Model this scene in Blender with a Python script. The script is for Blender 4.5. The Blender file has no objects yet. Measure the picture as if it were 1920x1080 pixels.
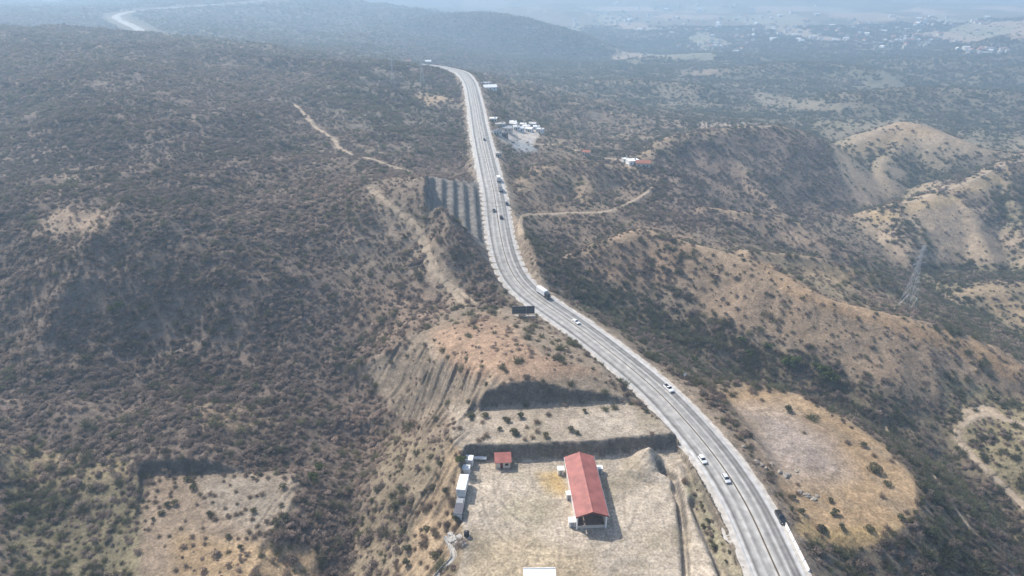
import bpy, math, random
import numpy as np
from mathutils import Vector
R = math.radians
random.seed(7); rng = np.random.default_rng(7)
scene = bpy.context.scene
COL = scene.collection

# ------------------------------------------------------------------ camera, light, exposure
CAM_H = 140.0; FPX = 1280.0; PITCH = math.atan(620 / 1280)
cam = bpy.data.cameras.new('camera'); cam.lens = 24.0; cam.sensor_width = 36.0
cam.clip_start = 1.0; cam.clip_end = 40000
camo = bpy.data.objects.new('camera', cam); COL.objects.link(camo)
camo.location = (0, 0, CAM_H); camo.rotation_euler = (math.pi / 2 - PITCH, 0, 0)
scene.camera = camo
SUN_EL, SUN_AZ = R(46), R(-50)           # azimuth from +Y, clockwise
world = bpy.data.worlds.new('World'); scene.world = world; world.use_nodes = True
wn = world.node_tree.nodes; wl = world.node_tree.links
sky = wn.new('ShaderNodeTexSky'); sky.sky_type = 'NISHITA'; sky.sun_disc = False
sky.sun_elevation = SUN_EL; sky.sun_rotation = SUN_AZ; sky.dust_density = 2.0
bg = wn['Background']; bg.inputs['Strength'].default_value = 0.145
wl.new(sky.outputs[0], bg.inputs['Color'])
sl = bpy.data.lights.new('sun', 'SUN'); sl.energy = 4.1; sl.angle = R(0.6); sl.color = (1.0, 0.95, 0.87)
so = bpy.data.objects.new('sun', sl); COL.objects.link(so)
sd = Vector((math.sin(SUN_AZ) * math.cos(SUN_EL), math.cos(SUN_AZ) * math.cos(SUN_EL), math.sin(SUN_EL)))
so.rotation_euler = sd.to_track_quat('Z', 'Y').to_euler(); so.location = sd * 500
scene.view_settings.view_transform = 'Standard'; scene.view_settings.look = 'None'
scene.view_settings.exposure = 0.40; scene.view_settings.gamma = 1.0
scene.view_settings.use_curve_mapping = False
scene.cycles.use_denoising = True
scene.cycles.volume_bounces = 1
scene.cycles.max_bounces = 5; scene.cycles.diffuse_bounces = 3
HAZE_DENSITY = 0.00036

# ------------------------------------------------------------------ survey helpers
SP, CP = math.sin(PITCH), math.cos(PITCH)
def px(u, v, z):
    dx = (u - 960) / FPX; dy = (v - 540) / FPX
    t = (CAM_H - z) / (SP + dy * CP)
    return (t * dx, t * (CP - dy * SP), z)
def pt(u, v, t):
    dx = (u - 960) / FPX; dy = (v - 540) / FPX
    return (t * dx, t * (CP - dy * SP), CAM_H - t * (SP + dy * CP))
def proj(x, y, z):
    t = y * CP - (z - CAM_H) * SP
    return 960 + FPX * x / t, 540 - FPX * (y * SP + (z - CAM_H) * CP) / t
def sstep(a, b, x):
    t = np.clip((x - a) / (b - a), 0, 1); return t * t * (3 - 2 * t)
def _h(ix, iy, s):
    n = (ix.astype(np.int64) * 374761393 + iy.astype(np.int64) * 668265263 + s * 1442695041) & 0xffffffff
    n = ((n ^ (n >> 13)) * 1274126177) & 0xffffffff
    n = (n ^ (n >> 16)) & 0xffffff
    return n.astype(np.float32) / float(0xffffff)
def vnoise(x, y, s=0):
    ix = np.floor(x); iy = np.floor(y); fx = (x - ix).astype(np.float32); fy = (y - iy).astype(np.float32)
    fx = fx * fx * fx * (fx * (fx * 6 - 15) + 10); fy = fy * fy * fy * (fy * (fy * 6 - 15) + 10)
    a = _h(ix, iy, s); b = _h(ix + 1, iy, s); c = _h(ix, iy + 1, s); d = _h(ix + 1, iy + 1, s)
    return 2 * ((a * (1 - fx) + b * fx) * (1 - fy) + (c * (1 - fx) + d * fx) * fy) - 1
def fbm(x, y, s=0, n=3):
    r = 0; a = 1.0
    for i in range(n):
        r = r + a * vnoise(x + 13.7 * i, y - 7.3 * i, s + i); x = x * 2.03; y = y * 2.03; a *= 0.5
    return r / 1.75
def ridged(x, y, s=0, n=3):
    r = 0; a = 1.0
    for i in range(n):
        r = r + a * (1 - 2 * np.abs(vnoise(x + 5.1 * i, y + 9.2 * i, s + i))); x = x * 2.1; y = y * 2.1; a *= 0.5
    return r / 1.75
def poly_sd(X, Y, P):                     # signed distance to polygon, negative inside
    P = np.asarray(P, np.float32); d2 = np.full(X.shape, 1e12, np.float32); ins = np.zeros(X.shape, bool)
    for i in range(len(P)):
        ax, ay = P[i]; bx, by = P[(i + 1) % len(P)]
        ex, ey = bx - ax, by - ay; wx, wy = X - ax, Y - ay
        t = np.clip((wx * ex + wy * ey) / (ex * ex + ey * ey + 1e-9), 0, 1)
        d2 = np.minimum(d2, (wx - t * ex) ** 2 + (wy - t * ey) ** 2)
        c = ((ay > Y) != (by > Y))
        if ey != 0: ins ^= c & (X < ex * (Y - ay) / ey + ax)
    d = np.sqrt(d2); return np.where(ins, -d, d)
def line_d(X, Y, P):                      # distance to polyline
    d2 = np.full(X.shape, 1e12, np.float32)
    for i in range(len(P) - 1):
        ax, ay = P[i][:2]; bx, by = P[i + 1][:2]
        ex, ey = bx - ax, by - ay; wx, wy = X - ax, Y - ay
        t = np.clip((wx * ex + wy * ey) / (ex * ex + ey * ey + 1e-9), 0, 1)
        d2 = np.minimum(d2, (wx - t * ex) ** 2 + (wy - t * ey) ** 2)
    return np.sqrt(d2)
def spline(pts, step):
    p = np.array(pts, float); p = np.vstack([2 * p[0] - p[1], p, 2 * p[-1] - p[-2]]); out = []
    for i in range(1, len(p) - 2):
        n = max(2, int(np.linalg.norm(p[i + 1] - p[i]) / step)); t = np.linspace(0, 1, n, endpoint=False)[:, None]
        out.append(.5 * (2 * p[i] + (p[i + 1] - p[i - 1]) * t + (2 * p[i - 1] - 5 * p[i] + 4 * p[i + 1] - p[i + 2]) * t ** 2
                   + (3 * p[i] - p[i - 1] - 3 * p[i + 1] + p[i + 2]) * t ** 3))
    out.append(p[-2][None]); return np.vstack(out)

# ------------------------------------------------------------------ highway centreline
ROADPX = [(1530,1230,2),(1505,1170,2),(1458,1080,2),(1423,990,2),(1373,900,2),(1336,848,2),(1295,800,2),(1252,752,2),(1195,700,2),
          (1093,620,2.5),(1035,580,3),(986,546,4),(961,515,5),(947,480,7),(938,440,9),(932,400,11),(926,360,14),(912,300,17),
          (899,240,19),(892,200,20),(883,160,21),(872,142,22),(858,133,22)]
road_pts = [px(*p) for p in ROADPX] + [(-98,868,21),(-160,930,16),(-240,1000,8),(-330,1090,0),(-500,1240,-4)] + \
           [pt(290,70,1300), pt(252,50,1450), pt(222,36,1600), pt(222,28,1720), pt(262,20,1800), pt(370,11,1900), pt(480,2,2000), pt(620,-14,2200)]
ROAD = spline(road_pts, 3.0)
k = np.ones(9) / 9
for c in range(3):
    e = np.pad(ROAD[:, c], 4, mode='edge'); ROAD[4:-4, c] = np.convolve(e, k, 'valid')[4:-4]
TAN = np.gradient(ROAD, axis=0); TAN[:, 2] = 0; TAN /= np.linalg.norm(TAN, axis=1)[:, None]
RSIDE = np.stack([TAN[:, 1], -TAN[:, 0]], 1)      # points to the right of travel away from the viewer
CHAIN = np.concatenate([[0], np.cumsum(np.linalg.norm(np.diff(ROAD, axis=0), axis=1))])

# ------------------------------------------------------------------ terrain height field
CTRL = [  # (u, v, z) of the natural ground
 (-300,1150,-8),(0,1080,-10),(200,1080,-12),(450,1080,-14),(600,1080,-26),(700,1080,-30),(790,1080,-16),(870,1090,-3),
 (-200,900,-5),(0,880,-7),(220,870,-7),(400,850,-6),(560,880,-16),(640,1000,-27),(660,900,-25),(690,820,-20),(720,760,-15),(790,1000,-14),(830,900,-6),
 (100,760,-5),(300,760,-5),(500,760,-7),(640,760,-13),(0,660,1),(200,650,2),(400,640,0),(590,620,-1),(680,640,-5),(760,590,0),
 (-200,460,27),(0,450,29),(120,425,32),(250,440,30),(390,465,26),(480,510,18),(590,490,13),(700,500,10),(790,480,10),(870,520,7),(900,560,5),
 (-200,350,28),(0,350,30),(200,355,30),(400,350,28),(600,350,26),(740,330,31),(800,338,37),(840,340,36),(870,350,32),(850,420,29),(885,470,19),
 (780,400,27),(0,250,38),(200,250,40),(400,250,36),(600,250,28),(720,260,23),(800,290,15),(850,290,15),(820,230,16),(860,180,18),(700,190,24),(780,175,20),
 (0,150,46),(200,150,47),(400,150,42),(580,170,32),(0,65,54),(130,58,53),(220,62,50),(290,78,45),(420,95,39),(520,108,34),(640,118,28),(740,122,24),(830,128,22),(-300,60,58),
 (1000,690,13),(920,690,13),(1100,690,11),(1000,640,12),(900,640,11),(840,660,9),(960,605,8),(870,600,7),(1160,700,8),
 (770,650,2),(720,690,-7),(745,740,-13),(800,780,-9),(860,765,2),(900,800,5),(1050,790,6),(1200,790,4),(830,830,-4),
 (1350,740,-1),(1450,780,-3),(1550,800,-5),(1640,860,-7),(1450,900,-2),(1600,930,-6),(1690,950,-9),(1540,1000,-5),(1520,1080,-3),(1600,1080,-14),
 (1080,545,-3),(1150,590,-17),(1250,640,-27),(1400,690,-36),(1530,730,-42),(1680,780,-46),(1755,880,-50),(1850,990,-56),(1740,960,-30),(1740,1080,-36),(1880,1080,-58),
 (1260,690,-4),(1200,660,-4),(1920,840,-40),(1810,785,-40),(1850,880,-46),(1920,945,-50),(2100,900,-36),(2200,1080,-50),
 (1040,470,-2),(1120,480,-8),(1200,450,-8),(1130,530,-7),(1290,475,-12),(1400,510,-16),(1560,570,-24),(1700,610,-32),(1850,665,-42),(1960,710,-50),
 (1300,570,-18),(1450,620,-26),(1600,665,-34),(1750,710,-40),
 (1400,445,-30),(1550,485,-48),(1660,530,-58),(1800,565,-66),(1920,600,-74),(1250,400,-16),(1480,425,-44),(1370,400,-34),(1560,440,-56),
 (1000,400,4),(1090,400,2),(1050,340,-4),(1120,360,-6),(1200,350,-14),(990,340,4),(1180,305,-8),(1230,300,-8),
 (1260,270,-18),(1330,250,-24),(1450,250,-30),(1520,280,-42),(1350,330,-34),(1450,370,-50),(1540,350,-62),(1280,350,-14),
 (1600,280,-60),(1700,240,-58),(1800,270,-60),(1680,330,-66),(1780,330,-68),(1600,350,-68),(1620,420,-60),
 (1700,400,-68),(1850,350,-62),(1920,320,-58),(1750,460,-72),(1900,490,-74),(1720,500,-74),(2050,380,-30),(2100,550,-70),
 (1920,300,-44),(1960,240,-55),(960,262,9),(1000,275,5),(1060,285,-2),(1110,290,-6),(950,300,8),(930,200,10),(1000,220,-8),(1060,240,-20),(1150,260,-26),
 (1000,170,-25),(920,150,10),(1100,180,-42),(1250,190,-55),(1400,200,-62),(1550,205,-66),(1750,200,-70),(1920,190,-74),
 (1100,140,-60),(1300,140,-70),(1600,140,-76),(1850,140,-76),(1000,145,-45),(2100,180,-70)]
CT = [px(*c) for c in CTRL] + [pt(*c) for c in [
 (500,60,1500),(400,60,1350),(600,85,1350),(680,105,1200),(350,40,1600),(500,35,1800),(650,45,1850),(760,80,1500),(290,73,1300),(252,52,1450),(222,38,1600),(222,30,1720),
 (262,22,1800),(370,13,1900),(480,4,2000),(100,40,1500),(0,20,1700),(150,15,2100),
 (820,80,1750),(900,75,1900),(1000,80,1880),(1090,110,1700),(950,110,1550),(820,120,1350),(1060,118,1550),(900,10,3300),(1050,30,3000),(1160,70,2300),(750,30,2100),
 (1250,100,1850),(1400,90,1950),(1600,80,2050),(1800,110,1700),(1750,120,1500),(1900,100,1750),(1840,110,1700),(1950,110,1500),(1980,60,1750),(1200,50,2500),(1400,40,2700),(1600,40,2700),(1750,40,2600),
 (300,-2,3200),(600,8,3300),(1000,15,3100),(1300,10,3600),(1500,12,3600),(1700,15,3600),(1900,20,3300)]]
CT += [(-6000,9000,90),(-3000,9000,60),(0,9000,40),(3000,9000,70),(6000,9000,60),(-3500,5000,40),(-1500,5000,-20),(0,5000,-40),(1500,5000,-50),(3500,5000,-30),
       (-8000,14000,110),(0,14000,120),(8000,14000,110),(-110,85,-8),(0,85,-1),(110,85,0)]
CT = np.array(CT, float)
def tps_fit(P, V, lam):
    n = len(P); d = np.linalg.norm(P[:, None] - P[None], axis=2)
    K = d * d * np.log(d + 1e-9) + lam * np.eye(n); A = np.zeros((n + 3, n + 3))
    A[:n, :n] = K; A[:n, n] = 1; A[:n, n + 1:] = P; A[n:, :n] = A[:n, n:].T
    return np.linalg.solve(A, np.concatenate([V, np.zeros(3)]))
TP = np.stack([CT[:, 0] / CT[:, 1], np.log(CT[:, 1])], 1); TW = tps_fit(TP, CT[:, 2], 0.002)
rows = [88.0]
while rows[-1] < 14000: rows.append(rows[-1] * (1.0034 + 0.006 * min(1, max(0, rows[-1] - 500) / 800)))
YR = np.array(rows); NR = len(YR); NC = 940; AC = np.linspace(-1.38, 1.38, NC)
A2, Y2 = np.meshgrid(AC, YR); X2 = A2 * Y2; B2 = np.log(Y2)
def tps_eval(a, b):
    a = a.ravel().astype(np.float32); b = b.ravel().astype(np.float32); out = np.empty(a.shape, np.float32); n = len(TP)
    for s in range(0, len(a), 60000):
        aa = a[s:s + 60000]; bb = b[s:s + 60000]; r = (TW[n] + TW[n + 1] * aa + TW[n + 2] * bb).astype(np.float32)
        for i in range(n):
            d2 = (aa - np.float32(TP[i, 0])) ** 2 + (bb - np.float32(TP[i, 1])) ** 2 + np.float32(1e-12)
            r += np.float32(TW[i] * .5) * d2 * np.log(d2)
        out[s:s + 60000] = r
    return out
ci = np.unique(np.concatenate([np.arange(0, NC, 4), [NC - 1]])); ri = np.unique(np.concatenate([np.arange(0, NR, 4), [NR - 1]]))
Zc = tps_eval(A2[np.ix_(ri, ci)], B2[np.ix_(ri, ci)]).reshape(len(ri), len(ci)).astype(float)
def up1(M, src, n):                        # catmull-rom upsampling along axis 0
    x = np.interp(np.arange(n), src, np.arange(len(src))); i = np.clip(x.astype(int), 0, len(src) - 2); t = (x - i)[:, None]
    g = lambda j: M[np.clip(j, 0, len(src) - 1)]
    p0, p1, p2, p3 = g(i - 1), g(i), g(i + 1), g(i + 2)
    return .5 * (2 * p1 + (p2 - p0) * t + (2 * p0 - 5 * p1 + 4 * p2 - p3) * t ** 2 + (3 * p1 - p0 - 3 * p2 + p3) * t ** 3)
Z = up1(up1(Zc, ri, NR).T, ci, NC).T.copy()
Z = np.clip(Z, -130, 128)

# distance to the road for the part of the terrain near it
RD = np.full(Z.shape, 999.0); RZ = np.zeros(Z.shape); RS = np.zeros(Z.shape); RY = np.zeros(Z.shape)
sub = ROAD[::2]; sd2 = RSIDE[::2]
for r in range(NR):
    y = YR[r]
    near = np.nonzero(np.abs(sub[:, 1] - y) < 130)[0]
    if len(near) == 0: continue
    S = sub[near]; xs = X2[r]
    m = np.nonzero((xs > S[:, 0].min() - 90) & (xs < S[:, 0].max() + 90))[0]
    if len(m) == 0: continue
    dx = xs[m][:, None] - S[:, 0]; dy = y - S[:, 1]; d2 = dx * dx + dy * dy; j = d2.argmin(1); q = np.arange(len(m))
    RD[r, m] = np.sqrt(d2[q, j]); RZ[r, m] = S[j, 2]; RY[r, m] = S[j, 1]
    RS[r, m] = dx[q, j] * sd2[near][j, 0] + dy[j] * sd2[near][j, 1]

# natural relief: gullied ridges, quieter on flat ground and close to the road
U0, V0 = proj(X2, Y2, Z)
amp = np.clip((RD - 10) / 60, 0.05, 1) * (0.35 + 0.65 * sstep(-75, -45, Z))
amp *= 1 - .75 * np.clip(1 - np.maximum(poly_sd(U0, V0, [(830,600),(1180,680),(1300,840),(1420,1200),(850,1200),(860,800),(780,680)]), 0) / 60, 0, 1)
amp *= 1 - .8 * np.clip(1 - np.maximum(poly_sd(U0, V0, [(60,830),(560,840),(560,1100),(60,1100)]), 0) / 50, 0, 1)
amp *= 1 - .75 * np.clip(1 - np.maximum(poly_sd(U0, V0, [(1740,720),(1960,740),(2000,1000),(1880,960),(1780,850)]), 0) / 40, 0, 1)
amp *= 1 - .65 * np.clip(1 - np.maximum(poly_sd(U0, V0, [(1000,300),(1450,220),(1960,200),(1960,700),(1700,620),(1400,560),(1090,500)]), 0) / 60, 0, 1)
amp *= 1 - .7 * np.clip(1 - np.maximum(poly_sd(U0, V0, [(1330,722),(1500,735),(1660,830),(1715,900),(1640,1000),(1480,980)]), 0) / 40, 0, 1)
wx = X2 + 18 * fbm(X2 / 60, Y2 / 60, 3); wy = Y2 + 18 * fbm(X2 / 60 + 9, Y2 / 60, 4)
Z += amp * (7.5 * ridged(wx / 120, wy / 120, 11, 3) + 2.2 * ridged(wx / 34, wy / 30, 21, 2) + 0.5 * fbm(X2 / 7, Y2 / 7, 31, 2))
fa = sstep(900, 1900, Y2) * (1 - .75 * sstep(-250, -420, X2) * sstep(2600, 2300, Y2))
Z += fa * (24 * ridged(X2 / 420, Y2 / 420, 41, 3) + 5 * ridged(X2 / 130, Y2 / 130, 45, 2)) * (0.6 + 0.4 * sstep(-70, -20, Z))
far = sstep(2200, 4200, Y2); Z += far * (85 * ridged(X2 / 1500, Y2 / 1500, 51, 4))
Z = np.clip(Z, -140, 132)
# gullies on the bare round hills
dm = np.clip(1 - np.maximum(poly_sd(U0, V0, [(1570,280),(1700,230),(1920,260),(1920,490),(1700,480),(1610,400)]), 0) / 20, 0, 1)
gul = np.maximum(0, ridged((X2 + .35 * Y2 + 10 * fbm(X2 / 50, Y2 / 50, 7)) / 42, (Y2) / 160, 61, 2) - .25)
Z -= dm * 3.5 * np.maximum(0, ridged((X2 + .35 * Y2 + 10 * fbm(X2 / 50, Y2 / 50, 7)) / 42, (Y2) / 160, 61, 2) - .25)

# named ridges east of the road and the far hills: crest lines with falling sides
RIDGES = [([(1085,485,0),(1130,455,5),(1200,432,7),(1290,460,3),(1400,486,0),(1480,520,-4),(1560,560,-9),(1700,592,-16),(1850,645,-27),(1980,705,-39)], .62, 6),
 ([(1410,466,-13),(1530,488,-22),(1640,513,-32),(1705,548,-43)], .62, 4), ([(1330,388,-17),(1400,398,-20),(1480,413,-26),(1545,442,-35),(1625,492,-49)], .62, 4),
 ([(1180,318,-8),(1250,264,-3),(1330,243,-2),(1450,237,-8),(1535,262,-28)], .58, 8), ([(1310,246,-5),(1385,312,-24),(1455,398,-44)], .62, 5), ([(1440,240,-10),(1480,285,-28),(1520,345,-52)], .62, 5),
 ([(1560,292,-54),(1600,268,-40),(1650,243,-29),(1705,229,-23),(1765,250,-28),(1835,274,-35),(1960,300,-46)], .62, 10), ([(1700,232,-24),(1665,300,-48),(1640,370,-64)], .62, 8),
 ([(1600,412,-58),(1650,395,-49),(1720,376,-42),(1795,352,-37),(1870,310,-32),(1980,275,-28)], .62, 5), ([(1795,356,-38),(1825,420,-54),(1850,490,-70)], .65, 6), ([(1690,386,-45),(1690,440,-58),(1700,500,-72)], .65, 6),
 ([(1880,312,-33),(1910,400,-50),(1950,480,-68)], .65, 6), ([(1790,560,-62),(1850,540,-58),(1900,535,-56),(1980,530,-56)], .4, 8),
 ([(975,352,12),(1015,314,13),(1080,303,8),(1150,313,0),(1215,345,-8)], .6, 7), ([(1085,305,6),(1100,370,2),(1110,420,-4)], .6, 6)]
FR = [([(1010,165,1060),(1150,150,1110),(1290,158,1080)], .3, 20), ([(1350,130,1320),(1500,118,1400),(1650,130,1320)], .3, 20), ([(1600,175,1020),(1750,165,1060),(1900,172,1040)], .3, 20), ([(1200,110,1550),(1330,100,1650),(1450,108,1600)], .3, 25), ([(300,-14,3000),(440,8,2700),(560,16,2750),(700,6,3000)], .35, 60), ([(-60,0,2500),(60,10,2300),(150,24,2000)], .35, 40), ([(960,12,2900),(1080,22,2800),(1180,34,2700)], .35, 40), ([(1380,32,2700),(1480,24,2750),(1580,36,2650)], .35, 35), ([(1000,-2,4200),(1150,2,4000),(1300,-4,4200)], .3, 80), ([(1750,-6,4300),(1850,-2,4200),(1980,-8,4400)], .3, 80), ([(500,-14,4200),(700,-8,4000),(900,-12,4200)], .3, 90), ([(700,60,1850),(780,36,1900),(860,25,1920),(940,27,1900),(1040,52,1850),(1150,96,1780),(1220,118,1750)], .42, 40), ([(1690,128,1560),(1790,95,1660),(1860,78,1700),(1980,48,1760)], .45, 30), ([(1820,150,1300),(1900,128,1350),(1980,115,1380)], .4, 20),
      ([(1250,14,3600),(1400,6,3900),(1560,8,3800)], .3, 80), ([(1600,12,3300),(1720,4,3500),(1850,12,3400)], .3, 80)]
def ridge_z(C, sl, w):
    C = spline(np.array(C), 8.0); m = (X2 > C[:, 0].min() - 320) & (X2 < C[:, 0].max() + 320) & (Y2 > C[:, 1].min() - 320) & (Y2 < C[:, 1].max() + 320)
    xs = X2[m]; ys = Y2[m]; best = np.full(xs.shape, -1e9); dd_ = np.zeros(xs.shape)
    jx = xs + 7 * fbm(xs / 45, ys / 45, 171, 2); jy = ys + 7 * fbm(xs / 45 + 31, ys / 45, 173, 2)
    for c, e_ in zip(C[:-1], C[1:]):
        ex, ey = e_[0] - c[0], e_[1] - c[1]; t_ = np.clip(((jx - c[0]) * ex + (jy - c[1]) * ey) / (ex * ex + ey * ey + 1e-9), 0, 1)
        d2 = (jx - c[0] - t_ * ex) ** 2 + (jy - c[1] - t_ * ey) ** 2; wgt = c[2] + t_ * (e_[2] - c[2])
        cand = wgt - sl * (np.sqrt(d2 + w * w) - w); q_ = cand > best; best = np.where(q_, cand, best); dd_ = np.where(q_, d2, dd_)
    d = np.sqrt(dd_); r = best + np.clip(d / 20, 0, 1) * 1.6 * ridged(xs / 26, ys / 26, 177, 2)
    CREST[m] = np.maximum(CREST[m], np.exp(-(d / (w * 1.1)) ** 2) * (r > Z[m] - 1)) if w < 20 else CREST[m]
    o = Z[m]; k = 2.5; hh = np.clip(.5 + .5 * (r - o) / k, 0, 1); Z[m] = o * (1 - hh) + r * hh + k * hh * (1 - hh)
CREST = np.zeros(Z.shape)
for C, sl_, w_ in RIDGES: ridge_z([px(*c) for c in C], sl_, w_)
for C, sl_, w_ in FR: ridge_z([pt(*c) for c in C], sl_, w_)
def clampz(Z, d, z0, cut, fill, m=None):
    dd = np.maximum(d, 0)
    Zn = np.minimum(np.maximum(Z, z0 - fill * dd), z0 + cut * dd)
    return Zn if m is None else np.where(m, Zn, Z)
# highway earthworks
q = RD < 90
dsh = RD - 8.6
cutz = RZ + 1.05 * np.maximum(dsh, 0)
benched = (RS < 0) & (RY > 325) & (RY < 505)
nb = (dsh - 1.0) / 6.0; fl = np.floor(nb); fr = nb - fl
bench = RZ + 3.9 * np.where(nb < 0, 0, fl + sstep(0, .5, fr))
cutz = np.where(benched & (dsh > 0) & (dsh < 29), bench, cutz)
Z = np.where(q, np.minimum(np.maximum(Z, RZ - 0.55 * np.maximum(dsh, 0)), cutz), Z)
Z = np.where(RD < 8.6, RZ - 0.22, Z)
wob = fbm(X2 / 9, Y2 / 9, 71, 2)
def pad_poly(P, z): return [px(u, v, z)[:2] for u, v in P]
PADS = [  # polygon in survey pixels, level, cut slope, fill slope
 ([(868,772),(940,763),(1000,759),(1100,758),(1188,754),(1216,770),(1262,812),(1262,870),(880,876),(846,830),(848,800)], 5.0, 2.6, .75),
 ([(884,864),(935,863),(1000,862),(1100,858),(1180,852),(1264,842),(1275,852),(1292,890),(1342,985),(1395,1100),(1430,1250),(850,1250),(866,1080),(868,1010),(868,940),(874,890)], 0.0, 2.6, .62),
 ([(268,890),(400,886),(552,888),(548,940),(520,1000),(488,1024),(470,1100),(250,1100),(262,960)], -9.5, 2.6, .6)]
padsd = []
for P, z, cu, fi in PADS:
    W = np.array(pad_poly(P, z)); m = (X2 > W[:, 0].min() - 45) & (X2 < W[:, 0].max() + 45) & (Y2 > W[:, 1].min() - 45) & (Y2 < W[:, 1].max() + 45)
    d = np.full(Z.shape, 999.0); d[m] = poly_sd(X2[m], Y2[m], W) + .6 * wob[m] + .55 * fbm(X2[m] / 2.6, Y2[m] / 2.6, 75, 2)
    padsd.append(d); keep = RD < 8.6
    dd = np.maximum(d, 0); Zn = np.minimum(np.maximum(Z, z - fi * dd), z + cu * dd) + np.where(d < 0, .12 * wob, 0)
    Z = np.where(m & ~keep, Zn, Z)
# right hand field
W = np.array(pad_poly([(1330,724),(1400,714),(1500,737),(1580,777),(1660,832),(1715,892),(1720,950),(1690,985),(1640,1000),(1560,990),(1495,965),(1440,880),(1370,780)], -4))
m = (X2 > W[:, 0].min() - 40) & (X2 < W[:, 0].max() + 40) & (Y2 > W[:, 1].min() - 40) & (Y2 < W[:, 1].max() + 40)
fsd = np.full(Z.shape, 999.0); fsd[m] = poly_sd(X2[m], Y2[m], W) + .25 * wob[m]
Zt = -3.5 - .035 * (X2 - 70) + .3 * wob; fk = sstep(4, -5, fsd) * .8; Zo = np.maximum(Z, Zt - .62 * np.maximum(fsd, 0)); Zin = Zo * (1 - fk) + Zt * fk
bl = sstep(10, 24, RD) * m; Z = Z * (1 - bl) + Zin * bl
# spoil heap, drains and banks beside the yard
c = px(1214, 868, 0); rr = np.hypot((X2 - c[0]) * 1.15, Y2 - c[1]); Z = np.where(rr < 14, np.maximum(Z, 6.2 - 1.02 * rr + .25 * wob), Z)
GROOVES = [([(1240,880),(1262,900),(1275,940),(1283,1000),(1290,1110)], -2.4, 1.0), ([(1300,945),(1322,1000),(1345,1050),(1372,1110)], -3.0, 1.6),
           ([(1215,905),(1245,905),(1262,930)], -0.7, 1.5), ([(1270,880),(1300,960),(1330,1050),(1345,1110)], 1.8, 2.4), ([(1180,885),(1225,893),(1258,905)], 1.9, 1.7),
           ([(1300,900),(1345,990),(1385,1090)], 1.3, 1.6)]
for P, hgt, wd in GROOVES:
    L = pad_poly(P, 0); m = (Y2 < 190) & (X2 > 20) & (X2 < 90); d = line_d(X2[m], Y2[m], L)
    Z[m] += hgt * np.exp(-(d / wd) ** 2) * (RD[m] > 9) * (.8 + .3 * wob[m])
# rills washed into steep fills and faces
def rills(P, ang, wl_, a, fe=25):
    global Z
    U, V = proj(X2, Y2, Z); k = np.clip(1 - np.maximum(poly_sd(U.astype(np.float32), V.astype(np.float32), P), 0) / fe, 0, 1)
    cc = X2 * math.cos(ang) + Y2 * math.sin(ang) + 1.5 * fbm(X2 / 16, Y2 / 16, 81, 2); dd = -X2 * math.sin(ang) + Y2 * math.cos(ang)
    ph = cc / wl_ + .9 * vnoise(cc / (wl_ * 2.2), dd / 26, 85); depth = .12 + .95 * np.abs(vnoise(np.floor(ph), dd / (wl_ * 7), 83))
    Z = Z - k * a * depth * (np.abs(np.sin(np.pi * ph)) ** 1.5 - .5) * np.clip((RD - 9) / 4, 0, 1)
rills([(700,690),(735,655),(780,640),(800,670),(790,720),(740,740),(705,720)], R(-42), 3.6, 2.2, 16)
rills([(790,690),(830,680),(900,700),(935,720),(930,748),(860,775),(790,800),(750,770),(770,720)], R(-25), 3.2, 2.4, 18)
rills([(838,805),(880,815),(880,845),(840,850)], R(-35), 2.4, 1.2, 12)
rills([(850,870),(862,900),(858,1000),(835,1080),(740,1080),(770,970),(820,890)], R(-34), 3.4, 1.5, 16)
rills([(500,960),(555,900),(560,960),(520,1030),(470,1050)], R(-15), 2.6, .8)

# ---- ground sampling on the finished grid
LY = YR
def ground(x, y):
    x = np.asarray(x, float); y = np.asarray(y, float)
    r = np.clip(np.searchsorted(YR, y) - 1, 0, NR - 2); fr = np.clip((y - YR[r]) / (YR[r + 1] - YR[r]), 0, 1)
    a = x / y; cf = np.clip((a - AC[0]) / (AC[1] - AC[0]), 0, NC - 1.001); ci_ = cf.astype(int); fc = cf - ci_
    return ((Z[r, ci_] * (1 - fc) + Z[r, ci_ + 1] * fc) * (1 - fr) + (Z[r + 1, ci_] * (1 - fc) + Z[r + 1, ci_ + 1] * fc) * fr)
def hit(u, v):                            # where a sight line meets the ground
    dx = (u - 960) / FPX; dy = (v - 540) / FPX
    t = np.exp(np.linspace(math.log(110), math.log(9000), 4000)); x = t * dx; y = t * (CP - dy * SP); z = CAM_H - t * (SP + dy * CP)
    b = np.nonzero(z < ground(x, y))[0]
    i = b[0] if len(b) else 3999
    return float(x[i]), float(y[i]), float(ground(x[i], y[i]))
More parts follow.
